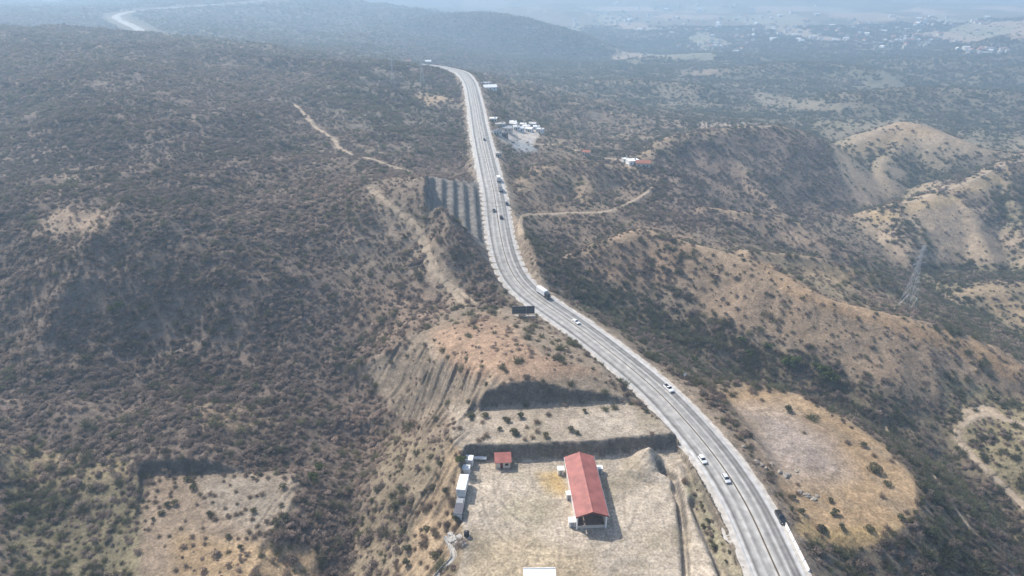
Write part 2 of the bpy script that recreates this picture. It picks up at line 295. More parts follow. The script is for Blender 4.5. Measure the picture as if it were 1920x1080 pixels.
# dirt tracks: benched slightly into the slope, then a strip laid on top
TRACKS = [
 ('dirt_track', [(552,196),(585,232),(625,262),(650,285),(700,300),(760,320),(806,331)], 4.2, 'pale dirt track climbing the wooded hill toward the stepped cutting'),
 ('dirt_track', [(690,352),(735,388),(780,425),(800,470),(815,510),(850,548),(880,578)], 3.6, 'winding dirt track between the benched cutting and orange knoll'),
 ('dirt_track', [(795,470),(828,520),(865,548),(892,572)], 3.0, 'short upper dirt track beside the winding track above the knoll'),
 ('dirt_track', [(978,440),(976,418),(990,403),(1060,400),(1130,398),(1165,388),(1222,352)], 3.2, 'thin straight dirt track crossing the dark hill beside the highway'),
 ('dirt_track', [(1960,985),(1900,930),(1850,882),(1802,832),(1795,808),(1815,787)], 3.6, 'tan footpath descending the scrubby slope beyond the ravine'),
 ('dirt_track', [(1815,787),(1845,778),(1880,785),(1960,808)], 3.0, 'short tan path leading off beside the clearing on the scrubby slope'),
 ('dirt_track', [(1000,271),(1050,273),(1085,284),(1112,293),(1140,297),(1180,302)], 4.5, 'pale lane running from the roadside yard to the white house'),
 ('dirt_track', [(1625,398),(1690,382),(1760,362),(1830,335),(1880,312),(1960,290)], 3.2, 'pale ridge track along the crest of the round bare hill'),
 ('dirt_track', [(1660,800),(1715,850),(1765,915),(1810,980),(1870,1040),(1910,1090)], 1.6, 'narrow path along the slope below the tan field'),
]
track_lines = []
TM = np.zeros(Z.shape)
for nme, P, w, lab in TRACKS:
    L = np.array([hit(u, v) for u, v in P]); L = spline(L, 3.0); track_lines.append((nme, L, w, lab))
    m = (X2 > L[:, 0].min() - 15) & (X2 < L[:, 0].max() + 15) & (Y2 > L[:, 1].min() - 15) & (Y2 < L[:, 1].max() + 15)
    d = line_d(X2[m], Y2[m], L[::2]); TM[m] = np.maximum(TM[m], np.clip(1.5 - d / (w * .5), 0, 1))
    dd = (X2[m][:, None] - L[None, ::2, 0]) ** 2 + (Y2[m][:, None] - L[None, ::2, 1]) ** 2 if m.sum() * len(L) < 3e7 else None
    if dd is not None:
        zl = L[::2, 2][dd.argmin(1)]; k_ = np.clip(1.4 - d / (w * .75), 0, 1); Z[m] = Z[m] * (1 - k_ * .4) + zl * k_ * .4

# ------------------------------------------------------------------ ground cover: soil colour, woody cover, greenness
U, V = proj(X2, Y2, Z); U = U.astype(np.float32); V = V.astype(np.float32)
nz = fbm(X2 / 22, Y2 / 22, 91, 3); nz2 = fbm(X2 / 8, Y2 / 8, 95, 2)
ps = np.clip(400.0 / Y2, .35, 3)
Uj = U + nz * 20 * ps * .5 + nz2 * 8 * ps * .5; Vj = V + fbm(X2 / 22 + 40, Y2 / 22, 93, 3) * 10 * ps * .5 + nz2 * 4 * ps * .5
LIT = (.15,.116,.092); SCR = (.205,.16,.115); TANC = (.33,.245,.16); ORA = (.30,.205,.14); GRV = (.385,.325,.255); PNK = (.295,.24,.20); OLV = (.16,.15,.085); GRN = (.10,.115,.06); YEL = (.42,.30,.15); GRY=(.21,.19,.17)
soil = np.empty(Z.shape + (3,), np.float32); soil[:] = SCR
veg = np.full(Z.shape, .38, np.float32); grn = np.full(Z.shape, .30, np.float32)
REG = [  # polygon, feather, soil, cover, green share
 ([(-900,40),(0,20),(200,45),(290,70),(600,110),(860,130),(880,250),(900,400),(915,500),(950,575),(830,610),(720,690),(700,720),(770,800),(850,850),(740,1080),(700,1500),(-2000,1500)], 14, LIT, .95, .10),
 ([(520,170),(640,230),(860,330),(860,460),(900,560),(760,600),(640,560),(660,400),(700,330),(600,280)], 40, (.19,.15,.115), .55, .12),
 ([(690,350),(760,380),(830,470),(880,570),(830,580),(770,480),(690,380)], 16, (.27,.21,.155), .22, .1),
 ([(60,450),(110,385),(190,395),(230,430),(140,440)], 14, (.28,.21,.15), .22, .1),
 ([(90,300),(130,290),(150,330),(110,370)], 14, (.22,.17,.13), .5, .2),
 ([(650,520),(800,540),(880,590),(830,640),(720,660),(640,600)], 30, (.21,.155,.115), .5, .12),
 ([(640,120),(860,150),(880,290),(700,260),(560,190)], 30, (.16,.135,.105), .6, .25),
 ([(760,175),(830,175),(850,190),(800,200)], 8, TANC, .1, .2),
 ([(820,338),(905,340),(912,462),(890,440),(850,400)], 8, GRY, .04, .2),
 ([(0,830),(230,850),(270,880),(270,900),(130,930),(0,900)], 18, (.24,.19,.115), .45, .3),
 ([(0,900),(260,900),(330,1080),(0,1150)], 20, (.17,.145,.09), .8, .40),
 ([(340,760),(470,760),(520,800),(400,810)], 20, (.24,.18,.12), .5, .2),
 ([(265,885),(556,885),(550,950),(500,1015),(560,1080),(560,1200),(240,1200),(262,960)], 14, (.25,.19,.135), .16, .2),
 ([(370,890),(552,890),(545,950),(500,1000),(400,960)], 26, (.26,.215,.165), .06, .2),
 ([(330,1000),(600,1030),(600,1200),(330,1200)], 18, (.33,.235,.14), .30, .2),
 ([(690,690),(760,630),(850,570),(960,580),(1060,630),(1170,710),(1180,760),(920,770),(760,790),(720,760)], 10, (.24,.19,.14), .14, .3),
 ([(800,620),(900,590),(960,610),(1010,660),(1120,700),(1000,712),(860,700),(830,670)], 16, ORA, .10, .25),
 ([(730,800),(860,850),(870,1080),(700,1200),(640,1080),(700,900)], 22, (.20,.16,.11), .40, .2),
 ([(855,810),(868,880),(868,1000),(845,1000),(800,1080),(740,1080),(790,960)], 10, (.29,.215,.14), .14, .3),
 ([(845,760),(1180,750),(1268,812),(1262,850),(880,870),(835,820)], 8, (.32,.265,.205), .06, .35),
 ([(1130,760),(1235,790),(1262,815),(1120,822),(1080,790)], 10, GRV, .0, .2),
 ([(872,862),(1270,842),(1300,900),(1400,1100),(1430,1300),(840,1300),(862,1080),(866,950)], 5, GRV, .0, .2),
 ([(900,1010),(1000,1000),(1120,1040),(1140,1300),(880,1300),(880,1050)], 25, (.34,.275,.19), .0, .2),
 ([(1010,890),(1060,885),(1072,930),(1030,935)], 10, YEL, .0, .2), ([(960,940),(1040,930),(1050,970),(960,980)], 18, (.34,.29,.21), .0, .2),
 ([(1300,890),(1345,985),(1400,1090),(1375,1100),(1320,985),(1285,905)], 5, (.24,.215,.14), .3, .5),
 ([(960,420),(1110,430),(1230,300),(1450,235),(1560,270),(1600,400),(1480,420),(1250,430),(1110,450),(1100,520),(1000,500)], 14, (.20,.15,.112), .55, .12),
 ([(940,300),(1000,290),(1200,300),(1230,360),(1110,420),(985,420)], 14, (.21,.16,.115), .5, .18),
 ([(1290,270),(1360,300),(1420,370),(1350,360),(1300,320)], 14, (.25,.18,.13), .3, .1),
 ([(975,425),(1100,520),(1250,590),(1400,640),(1600,715),(1760,760),(1960,930),(1960,1150),(1740,1150),(1740,960),(1720,880),(1600,775),(1490,715),(1320,700),(1160,620),(1040,530)], 16, (.15,.122,.082), .78, .38),
 ([(1100,470),(1190,425),(1290,440),(1330,480),(1320,520),(1200,540),(1110,520)], 14, (.265,.185,.125), .32, .25),
 ([(1290,460),(1410,475),(1560,560),(1700,590),(1960,690),(1960,800),(1800,745),(1620,705),(1480,640),(1350,610),(1270,540)], 16, (.275,.20,.135), .17, .2),
 ([(1390,470),(1480,510),(1560,562),(1700,598),(1850,650),(1960,700),(1960,740),(1830,680),(1690,625),(1560,590),(1470,550)], 7, (.34,.225,.13), .10, .4),
 ([(1410,470),(1600,500),(1700,560),(1800,590),(1700,596),(1560,560),(1450,500)], 8, (.22,.175,.115), .3, .3),
 ([(1500,490),(1620,505),(1700,545),(1700,560),(1600,540),(1500,505)], 8, (.31,.23,.14), .12, .3),
 ([(1340,385),(1450,410),(1540,440),(1620,490),(1500,470),(1380,420)], 10, (.29,.21,.145), .2, .2),
 ([(1600,500),(1960,480),(1960,680),(1850,640),(1720,590)], 14, (.19,.16,.10), .65, .45),
 ([(1800,540),(1870,530),(1900,560),(1960,570),(1960,640),(1860,600)], 10, (.30,.225,.14), .2, .4),
 ([(1520,235),(1700,222),(1860,275),(1960,250),(1960,500),(1700,490),(1610,430),(1600,380),(1570,310)], 10, (.32,.245,.17), .04, .4),
 ([(1620,400),(1760,362),(1960,285),(1960,310),(1780,385),(1640,420)], 6, (.38,.28,.16), .05, .3),
 ([(1580,290),(1690,228),(1760,250),(1640,290)], 8, (.36,.26,.155), .06, .3),
 ([(1740,340),(1800,290),(1860,300),(1800,345)], 12, (.17,.14,.11), .5, .3),
 ([(1840,430),(1870,350),(1960,310),(1960,440)], 12, (.17,.15,.10), .5, .4),
 ([(1340,740),(1400,718),(1500,738),(1580,778),(1660,832),(1715,892),(1718,950),(1690,985),(1640,1000),(1560,992),(1500,968),(1430,880),(1370,790)], 15, (.30,.21,.125), .03, .35),
 ([(1380,770),(1480,770),(1560,830),(1590,890),(1500,900),(1440,870)], 34, PNK, .0, .3),
 ([(1480,950),(1560,990),(1690,985),(1660,1030),(1540,1050),(1490,1000)], 12, (.33,.235,.12), .15, .35),
 ([(1500,1020),(1600,1040),(1720,1000),(1760,1200),(1500,1200)], 14, (.13,.11,.085), .8, .2),
 ([(1760,700),(1960,760),(1960,1000),(1860,890),(1790,830),(1780,770)], 12, (.23,.19,.115), .45, .40),
 ([(1795,770),(1860,762),(1890,780),(1810,795)], 6, (.36,.28,.2), .02, .3),
 ([(1240,690),(1330,720),(1440,880),(1500,980),(1480,1000),(1400,870),(1320,780)], 8, (.22,.17,.125), .35, .2),
 ([(932,240),(990,234),(1016,242),(1006,270),(970,276),(938,264)], 6, (.45,.40,.35), .0, .2),
 ([(960,262),(1000,262),(1004,282),(985,288),(955,278)], 6, (.30,.31,.31), .05, .2),
 ([(1400,165),(1450,180),(1620,200),(1560,212),(1430,205)], 5, (.30,.24,.18), .05, .3),
 ([(1180,158),(1280,160),(1400,175),(1380,205),(1260,190)], 8, (.25,.20,.155), .25, .3),
 ([(1300,232),(1440,226),(1450,238),(1310,242)], 5, (.30,.24,.19), .1, .3),
 ([(1530,225),(1600,222),(1620,240),(1540,245)], 6, (.32,.26,.17), .1, .3),
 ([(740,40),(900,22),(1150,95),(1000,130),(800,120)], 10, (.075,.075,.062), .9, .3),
]
for P, fe, so_, ve, gr in REG:
    Pa = np.array(P); m = (Uj > Pa[:, 0].min() - fe) & (Uj < Pa[:, 0].max() + fe) & (Vj > Pa[:, 1].min() - fe) & (Vj < Pa[:, 1].max() + fe)
    if not m.any(): continue
    w = np.clip(.5 - poly_sd(Uj[m], Vj[m], P) / (2 * fe), 0, 1).astype(np.float32); w = w * w * (3 - 2 * w)
    soil[m] += (np.array(so_, np.float32) - soil[m]) * w[:, None]; veg[m] += (ve - veg[m]) * w; grn[m] += (gr - grn[m]) * w
cr_ = CREST * (.55 + .6 * nz); cr_ = np.clip(cr_, 0, .8).astype(np.float32); soil += (np.array((.32,.235,.155), np.float32) - soil) * cr_[..., None]; veg *= 1 - .85 * cr_
def blur(M_, n):
    c = np.cumsum(np.pad(M_, ((n + 1, n), (0, 0)), mode='edge'), 0); M_ = (c[2 * n + 1:] - c[:-2 * n - 1]) / (2 * n + 1)
    c = np.cumsum(np.pad(M_, ((0, 0), (n + 1, n)), mode='edge'), 1); return (c[:, 2 * n + 1:] - c[:, :-2 * n - 1]) / (2 * n + 1)
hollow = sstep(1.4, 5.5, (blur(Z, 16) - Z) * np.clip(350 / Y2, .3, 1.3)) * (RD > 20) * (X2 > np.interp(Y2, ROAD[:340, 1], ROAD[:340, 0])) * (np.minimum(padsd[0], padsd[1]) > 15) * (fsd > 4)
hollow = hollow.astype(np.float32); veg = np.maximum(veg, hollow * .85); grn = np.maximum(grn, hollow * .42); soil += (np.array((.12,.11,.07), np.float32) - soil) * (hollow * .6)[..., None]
vb = (sstep(560, 760, Y2) * sstep(-25, -50, Z) * (X2 > 0)).astype(np.float32); grn += vb * .35; soil += (np.array((.13,.125,.08), np.float32) - soil) * (vb * .5)[..., None]
tone = np.ones(Z.shape, np.float32)  # plant tint by area: denser scrub, with darkness of shaded slopes painted in
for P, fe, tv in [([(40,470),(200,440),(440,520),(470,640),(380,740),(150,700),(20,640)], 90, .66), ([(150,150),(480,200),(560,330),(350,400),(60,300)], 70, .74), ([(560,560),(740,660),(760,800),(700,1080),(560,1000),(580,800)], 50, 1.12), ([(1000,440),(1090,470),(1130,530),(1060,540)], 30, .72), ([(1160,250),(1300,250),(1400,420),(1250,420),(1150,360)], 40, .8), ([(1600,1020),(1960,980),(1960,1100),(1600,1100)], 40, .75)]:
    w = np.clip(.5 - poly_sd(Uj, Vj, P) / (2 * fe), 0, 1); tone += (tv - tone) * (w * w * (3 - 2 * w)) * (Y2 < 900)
# far valley: a patchwork of fields, clearings and woods
fw = sstep(850, 1250, Y2) * (X2 > -60 - .05 * Y2)
cu = np.floor((X2 + 40 * nz + .3 * Y2) / (75 + .02 * Y2)); cv = np.floor((Y2 + 60 * nz - .2 * X2) / (95 + .04 * Y2)); hv = _h(cu, cv, 5); hw = _h(cu, cv, 6)
pale = ((hv > np.where(Y2 < 1650, .94, .62)) & (fbm(X2 / 400, Y2 / 400, 101, 2) > -.25) & (Z < -30) & (X2 > .02 * Y2)).astype(np.float32) * fw * (V > 12)
fc = np.where((hw > .5)[..., None], np.array((.40,.31,.23), np.float32), np.array((.30,.28,.20), np.float32)) * np.where(Y2 < 1650, .55, .85)[..., None].astype(np.float32)
soil += (fc - soil) * (pale * .85)[..., None]; veg *= 1 - pale * .95
dk = sstep(.1, .45, fbm(X2 / 150, Y2 / 150, 111, 3)) * fw * (1 - pale); soil += (np.array((.075,.085,.055), np.float32) - soil) * (dk * .7)[..., None]; grn += dk * .3 ; veg = np.maximum(veg, dk * .8)
lfar = sstep(1000, 1250, Y2) * (1 - (X2 > -60 - .05 * Y2)); soil += (np.array((.085,.085,.065), np.float32) - soil) * (lfar * .8)[..., None]
veg *= (RD > 9.5 + 26 * sstep(1100, 1300, Y2)) * (1 - np.clip(TM * 1.2, 0, 1)); soil += (np.array((.30,.235,.17), np.float32) - soil) * (np.clip(TM, 0, 1) * .7)[..., None]
rs = np.clip(1 - (RD - 8.4) / (5 + 16 * sstep(1100, 1300, Y2)), 0, 1) * .6; soil += (np.array((.33,.27,.21), np.float32) - soil) * (rs * (.6 + .4 * nz2))[..., None]
for P in [[(1282,862),(1250,900),(1200,940),(1175,1000),(1120,1040),(1000,1040),(930,1000),(905,940),(900,890)], [(1275,858),(1190,880),(1170,930),(1180,990),(1240,1060),(1260,1120)], [(905,900),(960,930),(1020,960),(1050,1010),(1040,1120)], [(900,960),(915,1020),(960,1060),(980,1120)], [(1180,1010),(1100,1020),(990,985),(930,930),(925,890)], [(1300,880),(1330,960),(1365,1050),(1390,1110)]]:
    L = spline(np.array([px(u, v, 0)[:2] for u, v in P]), 2.5); mm = (padsd[1] < 2); d = line_d(X2[mm], Y2[mm], L)
    g_ = (np.exp(-((d - .95) / .4) ** 2) * .26 - np.exp(-(d / .5) ** 2) * .22) * (.6 + .6 * nz2[mm]); soil[mm] *= (1 + g_)[:, None].astype(np.float32)
ym = (np.minimum(padsd[0], padsd[1]) < 1) * sstep(.05, .5, fbm(X2 / 9, Y2 / 15, 181, 3)) * .6; soil += (np.array((.255,.215,.15), np.float32) - soil) * ym[..., None].astype(np.float32)
fm = (fsd < 0) * sstep(.0, .5, fbm(X2 / 7 + Y2 / 14, Y2 / 11, 185, 3)) * .55; soil += (np.array((.22,.175,.12), np.float32) - soil) * fm[..., None].astype(np.float32)
bmk = benched & (dsh > 0) & (dsh < 29) & (np.abs(Z - bench) < .5); veg = np.where(bmk, 0, veg); soil[bmk] = np.array((.20,.18,.158), np.float32)
# steep cut faces: weathered rock tint, darkened to paint in their shade
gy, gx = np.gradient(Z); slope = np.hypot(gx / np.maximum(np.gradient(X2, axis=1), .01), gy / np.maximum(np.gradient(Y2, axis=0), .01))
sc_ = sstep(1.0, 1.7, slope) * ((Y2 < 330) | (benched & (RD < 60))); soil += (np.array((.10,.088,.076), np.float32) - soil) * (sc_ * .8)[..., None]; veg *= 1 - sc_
veg = np.where(dm > .5, np.maximum(veg, np.clip(gul * 1.2 - .12, 0, .5)), veg)
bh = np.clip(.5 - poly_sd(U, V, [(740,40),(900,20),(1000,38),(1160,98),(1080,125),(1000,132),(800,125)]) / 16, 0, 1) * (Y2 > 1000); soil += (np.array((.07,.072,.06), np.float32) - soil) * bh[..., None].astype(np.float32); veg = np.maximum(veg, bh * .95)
soil *= (1 + .10 * nz + .08 * nz2)[..., None].astype(np.float32)

# ------------------------------------------------------------------ materials
def mat(name, col, rough=.8, spec=.3, metal=0.0, var=.12, scale=3.0, bump=0.0):
    m = bpy.data.materials.new(name); m.use_nodes = True; n = m.node_tree.nodes; l = m.node_tree.links; b = n['Principled BSDF']
    b.inputs['Roughness'].default_value = rough; b.inputs['Specular IOR Level'].default_value = spec; b.inputs['Metallic'].default_value = metal
    tc = n.new('ShaderNodeTexCoord'); nt = n.new('ShaderNodeTexNoise'); nt.inputs['Scale'].default_value = scale; nt.inputs['Detail'].default_value = 5
    l.new(tc.outputs['Object'], nt.inputs['Vector'])
    mr = n.new('ShaderNodeMapRange'); mr.inputs[1].default_value = .3; mr.inputs[2].default_value = .7; mr.inputs[3].default_value = 1 - var; mr.inputs[4].default_value = 1 + var
    l.new(nt.outputs['Fac'], mr.inputs[0]); mx = n.new('ShaderNodeVectorMath'); mx.operation = 'SCALE'; mx.inputs[0].default_value = col
    l.new(mr.outputs[0], mx.inputs['Scale']); l.new(mx.outputs[0], b.inputs['Base Color'])
    if bump:
        bp = n.new('ShaderNodeBump'); bp.inputs['Strength'].default_value = .6; bp.inputs['Distance'].default_value = bump
        l.new(nt.outputs['Fac'], bp.inputs['Height']); l.new(bp.outputs[0], b.inputs['Normal'])
    return m
def terrain_mat():
    m = bpy.data.materials.new('dry_soil'); m.use_nodes = True; n = m.node_tree.nodes; l = m.node_tree.links; b = n['Principled BSDF']
    b.inputs['Roughness'].default_value = .95; b.inputs['Specular IOR Level'].default_value = .1
    at = n.new('ShaderNodeAttribute'); at.attribute_name = 'soil'; av = n.new('ShaderNodeAttribute'); av.attribute_name = 'cover'
    tc = n.new('ShaderNodeTexCoord')
    def noise(s, d, w=0):
        t = n.new('ShaderNodeTexNoise'); t.inputs['Scale'].default_value = s; t.inputs['Detail'].default_value = d; t.inputs['Roughness'].default_value = .65
        l.new(tc.outputs['Object'], t.inputs['Vector']); return t
    n1 = noise(.35, 6); n2 = noise(.06, 5); n3 = noise(1.4, 4)
    def rng_(src, a, c, lo, hi):
        r = n.new('ShaderNodeMapRange'); r.inputs[1].default_value = a; r.inputs[2].default_value = c; r.inputs[3].default_value = lo; r.inputs[4].default_value = hi; l.new(src, r.inputs[0]); return r.outputs[0]
    def mul(a, c):
        k = n.new('ShaderNodeMath'); k.operation = 'MULTIPLY'; l.new(a, k.inputs[0]); l.new(c, k.inputs[1]); return k.outputs[0]
    f = mul(mul(rng_(n1.outputs['Fac'], .25, .75, .58, 1.42), rng_(n2.outputs['Fac'], .3, .7, .80, 1.2)), rng_(n3.outputs['Fac'], .3, .7, .68, 1.32))
    vs = n.new('ShaderNodeVectorMath'); vs.operation = 'SCALE'; l.new(at.outputs['Color'], vs.inputs[0]); l.new(f, vs.inputs['Scale'])
    # dead grass and litter specks tint the soil
    n4 = noise(.8, 5); mx = n.new('ShaderNodeMix'); mx.data_type = 'RGBA'; mx.inputs['B'].default_value = (.20, .155, .09, 1)
    l.new(rng_(n4.outputs['Fac'], .52, .68, 0, .45), mx.inputs['Factor']); l.new(vs.outputs[0], mx.inputs['A'])
    l.new(mx.outputs['Result'], b.inputs['Base Color'])
    bp = n.new('ShaderNodeBump'); bp.inputs['Strength'].default_value = .9; bp.inputs['Distance'].default_value = .6
    l.new(n1.outputs['Fac'], bp.inputs['Height']); l.new(bp.outputs[0], b.inputs['Normal'])
    return m
def translucent(m, col, f=.42):           # thin leaves and twig sprays let part of the sun through
    n = m.node_tree.nodes; l = m.node_tree.links; tr = n.new('ShaderNodeBsdfTranslucent'); l.new(col, tr.inputs['Color']); ms = n.new('ShaderNodeMixShader'); ms.inputs[0].default_value = f
    l.new(n['Principled BSDF'].outputs[0], ms.inputs[1]); l.new(tr.outputs[0], ms.inputs[2]); l.new(ms.outputs[0], n['Material Output'].inputs['Surface'])
def stuff_mat(name):                      # foliage / twigs tinted per plant
    m = bpy.data.materials.new(name); m.use_nodes = True; n = m.node_tree.nodes; l = m.node_tree.links; b = n['Principled BSDF']
    b.inputs['Roughness'].default_value = .9; b.inputs['Specular IOR Level'].default_value = .1
    at = n.new('ShaderNodeAttribute'); at.attribute_type = 'INSTANCER'; at.attribute_name = 'tint'
    l.new(at.outputs['Color'], b.inputs['Base Color']); translucent(m, at.outputs['Color']); return m
M = {}
M['terrain'] = terrain_mat()

# ------------------------------------------------------------------ object helpers
def link(o, parent=None):
    COL.objects.link(o)
    if parent: o.parent = parent
    return o
def tag(o, label=None, cat=None, group=None, kind=None):
    if label: o['label'] = label
    if cat: o['category'] = cat
    if group: o['group'] = group
    if kind: o['kind'] = kind
    return o
def mesh_np(name, verts, quads, material, attrs=None, smooth=True):
    me = bpy.data.meshes.new(name); nv = len(verts); nf = len(quads); kf = quads.shape[1]
    me.vertices.add(nv); me.vertices.foreach_set('co', np.ascontiguousarray(verts, np.float32).ravel())
    me.loops.add(nf * kf); me.loops.foreach_set('vertex_index', np.ascontiguousarray(quads, np.int32).ravel())
    me.polygons.add(nf); me.polygons.foreach_set('loop_start', np.arange(0, nf * kf, kf, dtype=np.int32))
    me.polygons.foreach_set('use_smooth', np.full(nf, smooth, bool)); me.update(calc_edges=True)
    for an, ty, arr in attrs or []:
        at = me.attributes.new(an, ty, 'POINT'); at.data.foreach_set('color' if ty == 'FLOAT_COLOR' else ('vector' if ty == 'FLOAT_VECTOR' else 'value'), np.ascontiguousarray(arr).ravel())
    if material: me.materials.append(material)
    return me
class MB:
    def __init__(s): s.v = []; s.f = []
    def add(s, vs, fs):
        o = len(s.v); s.v += [tuple(p) for p in vs]; s.f += [tuple(i + o for i in f) for f in fs]; return s
    def box(s, x0, x1, y0, y1, z0, z1):
        return s.add([(x0,y0,z0),(x1,y0,z0),(x1,y1,z0),(x0,y1,z0),(x0,y0,z1),(x1,y0,z1),(x1,y1,z1),(x0,y1,z1)],
                     [(0,3,2,1),(4,5,6,7),(0,1,5,4),(1,2,6,5),(2,3,7,6),(3,0,4,7)])
    def prism(s, prof, x0, x1):           # profile in (y,z), swept along x
        k = len(prof); vs = [(x0, y, z) for y, z in prof] + [(x1, y, z) for y, z in prof]
        return s.add(vs, [tuple(range(k - 1, -1, -1)), tuple(range(k, 2 * k))] + [(i, (i + 1) % k, k + (i + 1) % k, k + i) for i in range(k)])
    def prism_y(s, prof, y0, y1):         # profile in (x,z), swept along y
        k = len(prof); vs = [(x, y0, z) for x, z in prof] + [(x, y1, z) for x, z in prof]
        return s.add(vs, [tuple(range(k)), tuple(range(2 * k - 1, k - 1, -1))] + [(i, k + i, k + (i + 1) % k, (i + 1) % k) for i in range(k)])
    def loft(s, rings):                   # rings of equal length, capped
        k = len(rings[0]); o = []
        for r in rings: o += r
        fs = [tuple(range(k - 1, -1, -1)), tuple(range((len(rings) - 1) * k, len(rings) * k))]
        for a in range(len(rings) - 1):
            for i in range(k): fs.append((a * k + i, a * k + (i + 1) % k, (a + 1) * k + (i + 1) % k, (a + 1) * k + i))
        return s.add(o, fs)
    def cyl(s, p0, p1, r0, r1=None, n=10):
        r1 = r0 if r1 is None else r1; a = Vector(p0); b = Vector(p1); d = (b - a).normalized()
        e = d.orthogonal().normalized(); g = d.cross(e)
        ring = lambda c, r: [tuple(c + r * (e * math.cos(6.28318 * i / n) + g * math.sin(6.28318 * i / n))) for i in range(n)]
        return s.loft([ring(a, r0), ring(b, r1)])
    def bar(s, p0, p1, w): return s.cyl(p0, p1, w * .7, w * .7, 4)
    def mesh(s, name, m, smooth=False, bevel=0):
        me = bpy.data.meshes.new(name); me.from_pydata(s.v, [], s.f)
        me.materials.append(m)
        if smooth: me.polygons.foreach_set('use_smooth', [True] * len(me.polygons))
        if bevel:
            import bmesh
            bm = bmesh.new(); bm.from_mesh(me); bmesh.ops.recalc_face_normals(bm, faces=bm.faces)
            bmesh.ops.bevel(bm, geom=bm.edges[:], offset=bevel, segments=1, affect='EDGES', clamp_overlap=True); bm.to_mesh(me); bm.free()
        me.update(); return me
    def build(s, name, m, parent=None, smooth=False, bevel=0):
        return link(bpy.data.objects.new(name, s.mesh(name, m, smooth, bevel)), parent)
def thing(name, label, cat, loc, rz=0, group=None):
    o = bpy.data.objects.new(name, None); o.empty_display_size = .5; o.location = loc; o.rotation_euler = (0, 0, rz); link(o)
    return tag(o, label, cat, group)
def copy_tree(o, parent=None, top=True):
    c = o.copy(); COL.objects.link(c); c.parent = parent
    for ch in o.children: copy_tree(ch, c, False)
    return c

# ------------------------------------------------------------------ ground sheet
idx = np.arange(NR * NC).reshape(NR, NC)
quads = np.stack([idx[:-1, :-1], idx[:-1, 1:], idx[1:, 1:], idx[1:, :-1]], -1).reshape(-1, 4)
verts = np.stack([X2, Y2, Z], -1).reshape(-1, 3)
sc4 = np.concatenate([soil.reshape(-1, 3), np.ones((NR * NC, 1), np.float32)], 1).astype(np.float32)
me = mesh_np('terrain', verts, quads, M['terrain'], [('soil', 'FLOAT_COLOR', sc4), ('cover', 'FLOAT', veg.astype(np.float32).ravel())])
tag(link(bpy.data.objects.new('terrain', me)), kind='structure')

# ------------------------------------------------------------------ highway
def road_mat():
    m = bpy.data.materials.new('worn_asphalt'); m.use_nodes = True; n = m.node_tree.nodes; l = m.node_tree.links; b = n['Principled BSDF']
    b.inputs['Roughness'].default_value = .85; b.inputs['Specular IOR Level'].default_value = .25
    at = n.new('ShaderNodeAttribute'); at.attribute_name = 'lateral'; ac = n.new('ShaderNodeAttribute'); ac.attribute_name = 'chain'
    cv = n.new('ShaderNodeCombineXYZ'); l.new(at.outputs['Fac'], cv.inputs[0]); l.new(ac.outputs['Fac'], cv.inputs[1])
    mp = n.new('ShaderNodeMapping'); mp.inputs['Scale'].default_value = (1.1, .02, 1); l.new(cv.outputs[0], mp.inputs[0])
    nt = n.new('ShaderNodeTexNoise'); nt.inputs['Scale'].default_value = 1.0; nt.inputs['Detail'].default_value = 4; l.new(mp.outputs[0], nt.inputs['Vector'])
    # wheel tracks: four lanes, darker where tyres run, worn unevenly
    mr = n.new('ShaderNodeMapRange'); mr.inputs[1].default_value = -6.6; mr.inputs[2].default_value = 6.6; l.new(at.outputs['Fac'], mr.inputs[0])
    cr = n.new('ShaderNodeValToRGB'); e = cr.color_ramp.elements
    stops = [(-6.6,.42),(-5.6,.40),(-5.0,.14),(-4.4,.24),(-3.3,.40),(-2.3,.27),(-1.3,.33),(-.45,.42),(.45,.43),(1.2,.32),(2.1,.22),(3.0,.40),(3.8,.16),(4.5,.25),(5.2,.13),(5.7,.36),(6.6,.44)]
    e[0].position = 0; e[0].color = (stops[0][1],) * 3 + (1,); e[1].position = 1; e[1].color = (stops[-1][1],) * 3 + (1,)
    for x, g in stops[1:-1]:
        q = e.new((x + 6.6) / 13.2); q.color = (g, g * .955, g * .89, 1)
    l.new(mr.outputs[0], cr.inputs[0])
    r2 = n.new('ShaderNodeMapRange'); r2.inputs[1].default_value = .3; r2.inputs[2].default_value = .7; r2.inputs[3].default_value = .78; r2.inputs[4].default_value = 1.22; l.new(nt.outputs['Fac'], r2.inputs[0])
    n3 = n.new('ShaderNodeTexNoise'); n3.inputs['Scale'].default_value = .35; n3.inputs['Detail'].default_value = 6; l.new(cv.outputs[0], n3.inputs['Vector'])
    r3 = n.new('ShaderNodeMapRange'); r3.inputs[1].default_value = .3; r3.inputs[2].default_value = .7; r3.inputs[3].default_value = .76; r3.inputs[4].default_value = 1.24; l.new(n3.outputs['Fac'], r3.inputs[0])
    k = n.new('ShaderNodeMath'); k.operation = 'MULTIPLY'; l.new(r2.outputs[0], k.inputs[0]); l.new(r3.outputs[0], k.inputs[1])
    vs = n.new('ShaderNodeVectorMath'); vs.operation = 'SCALE'; l.new(cr.outputs[0], vs.inputs[0]); l.new(k.outputs[0], vs.inputs['Scale']); l.new(vs.outputs[0], b.inputs['Base Color'])
    return m
M['road'] = road_mat()
M['shoulder'] = mat('gravel_shoulder', (.46,.425,.38), .95, .1, 0, .22, .6, .1)
M['paint_white'] = mat('road_paint_white', (.52,.51,.49), .7, .3, 0, .2, .8)
M['paint_yellow'] = mat('road_paint_yellow', (.15,.10,.04), .7, .3, 0, .25, .8)
M['sealant'] = mat('dark_joint_sealant', (.045,.04,.036), .8, .3, 0, .2, .7)
M['track'] = mat('packed_dirt', (.36,.285,.205), .95, .1, 0, .25, .5, .1)
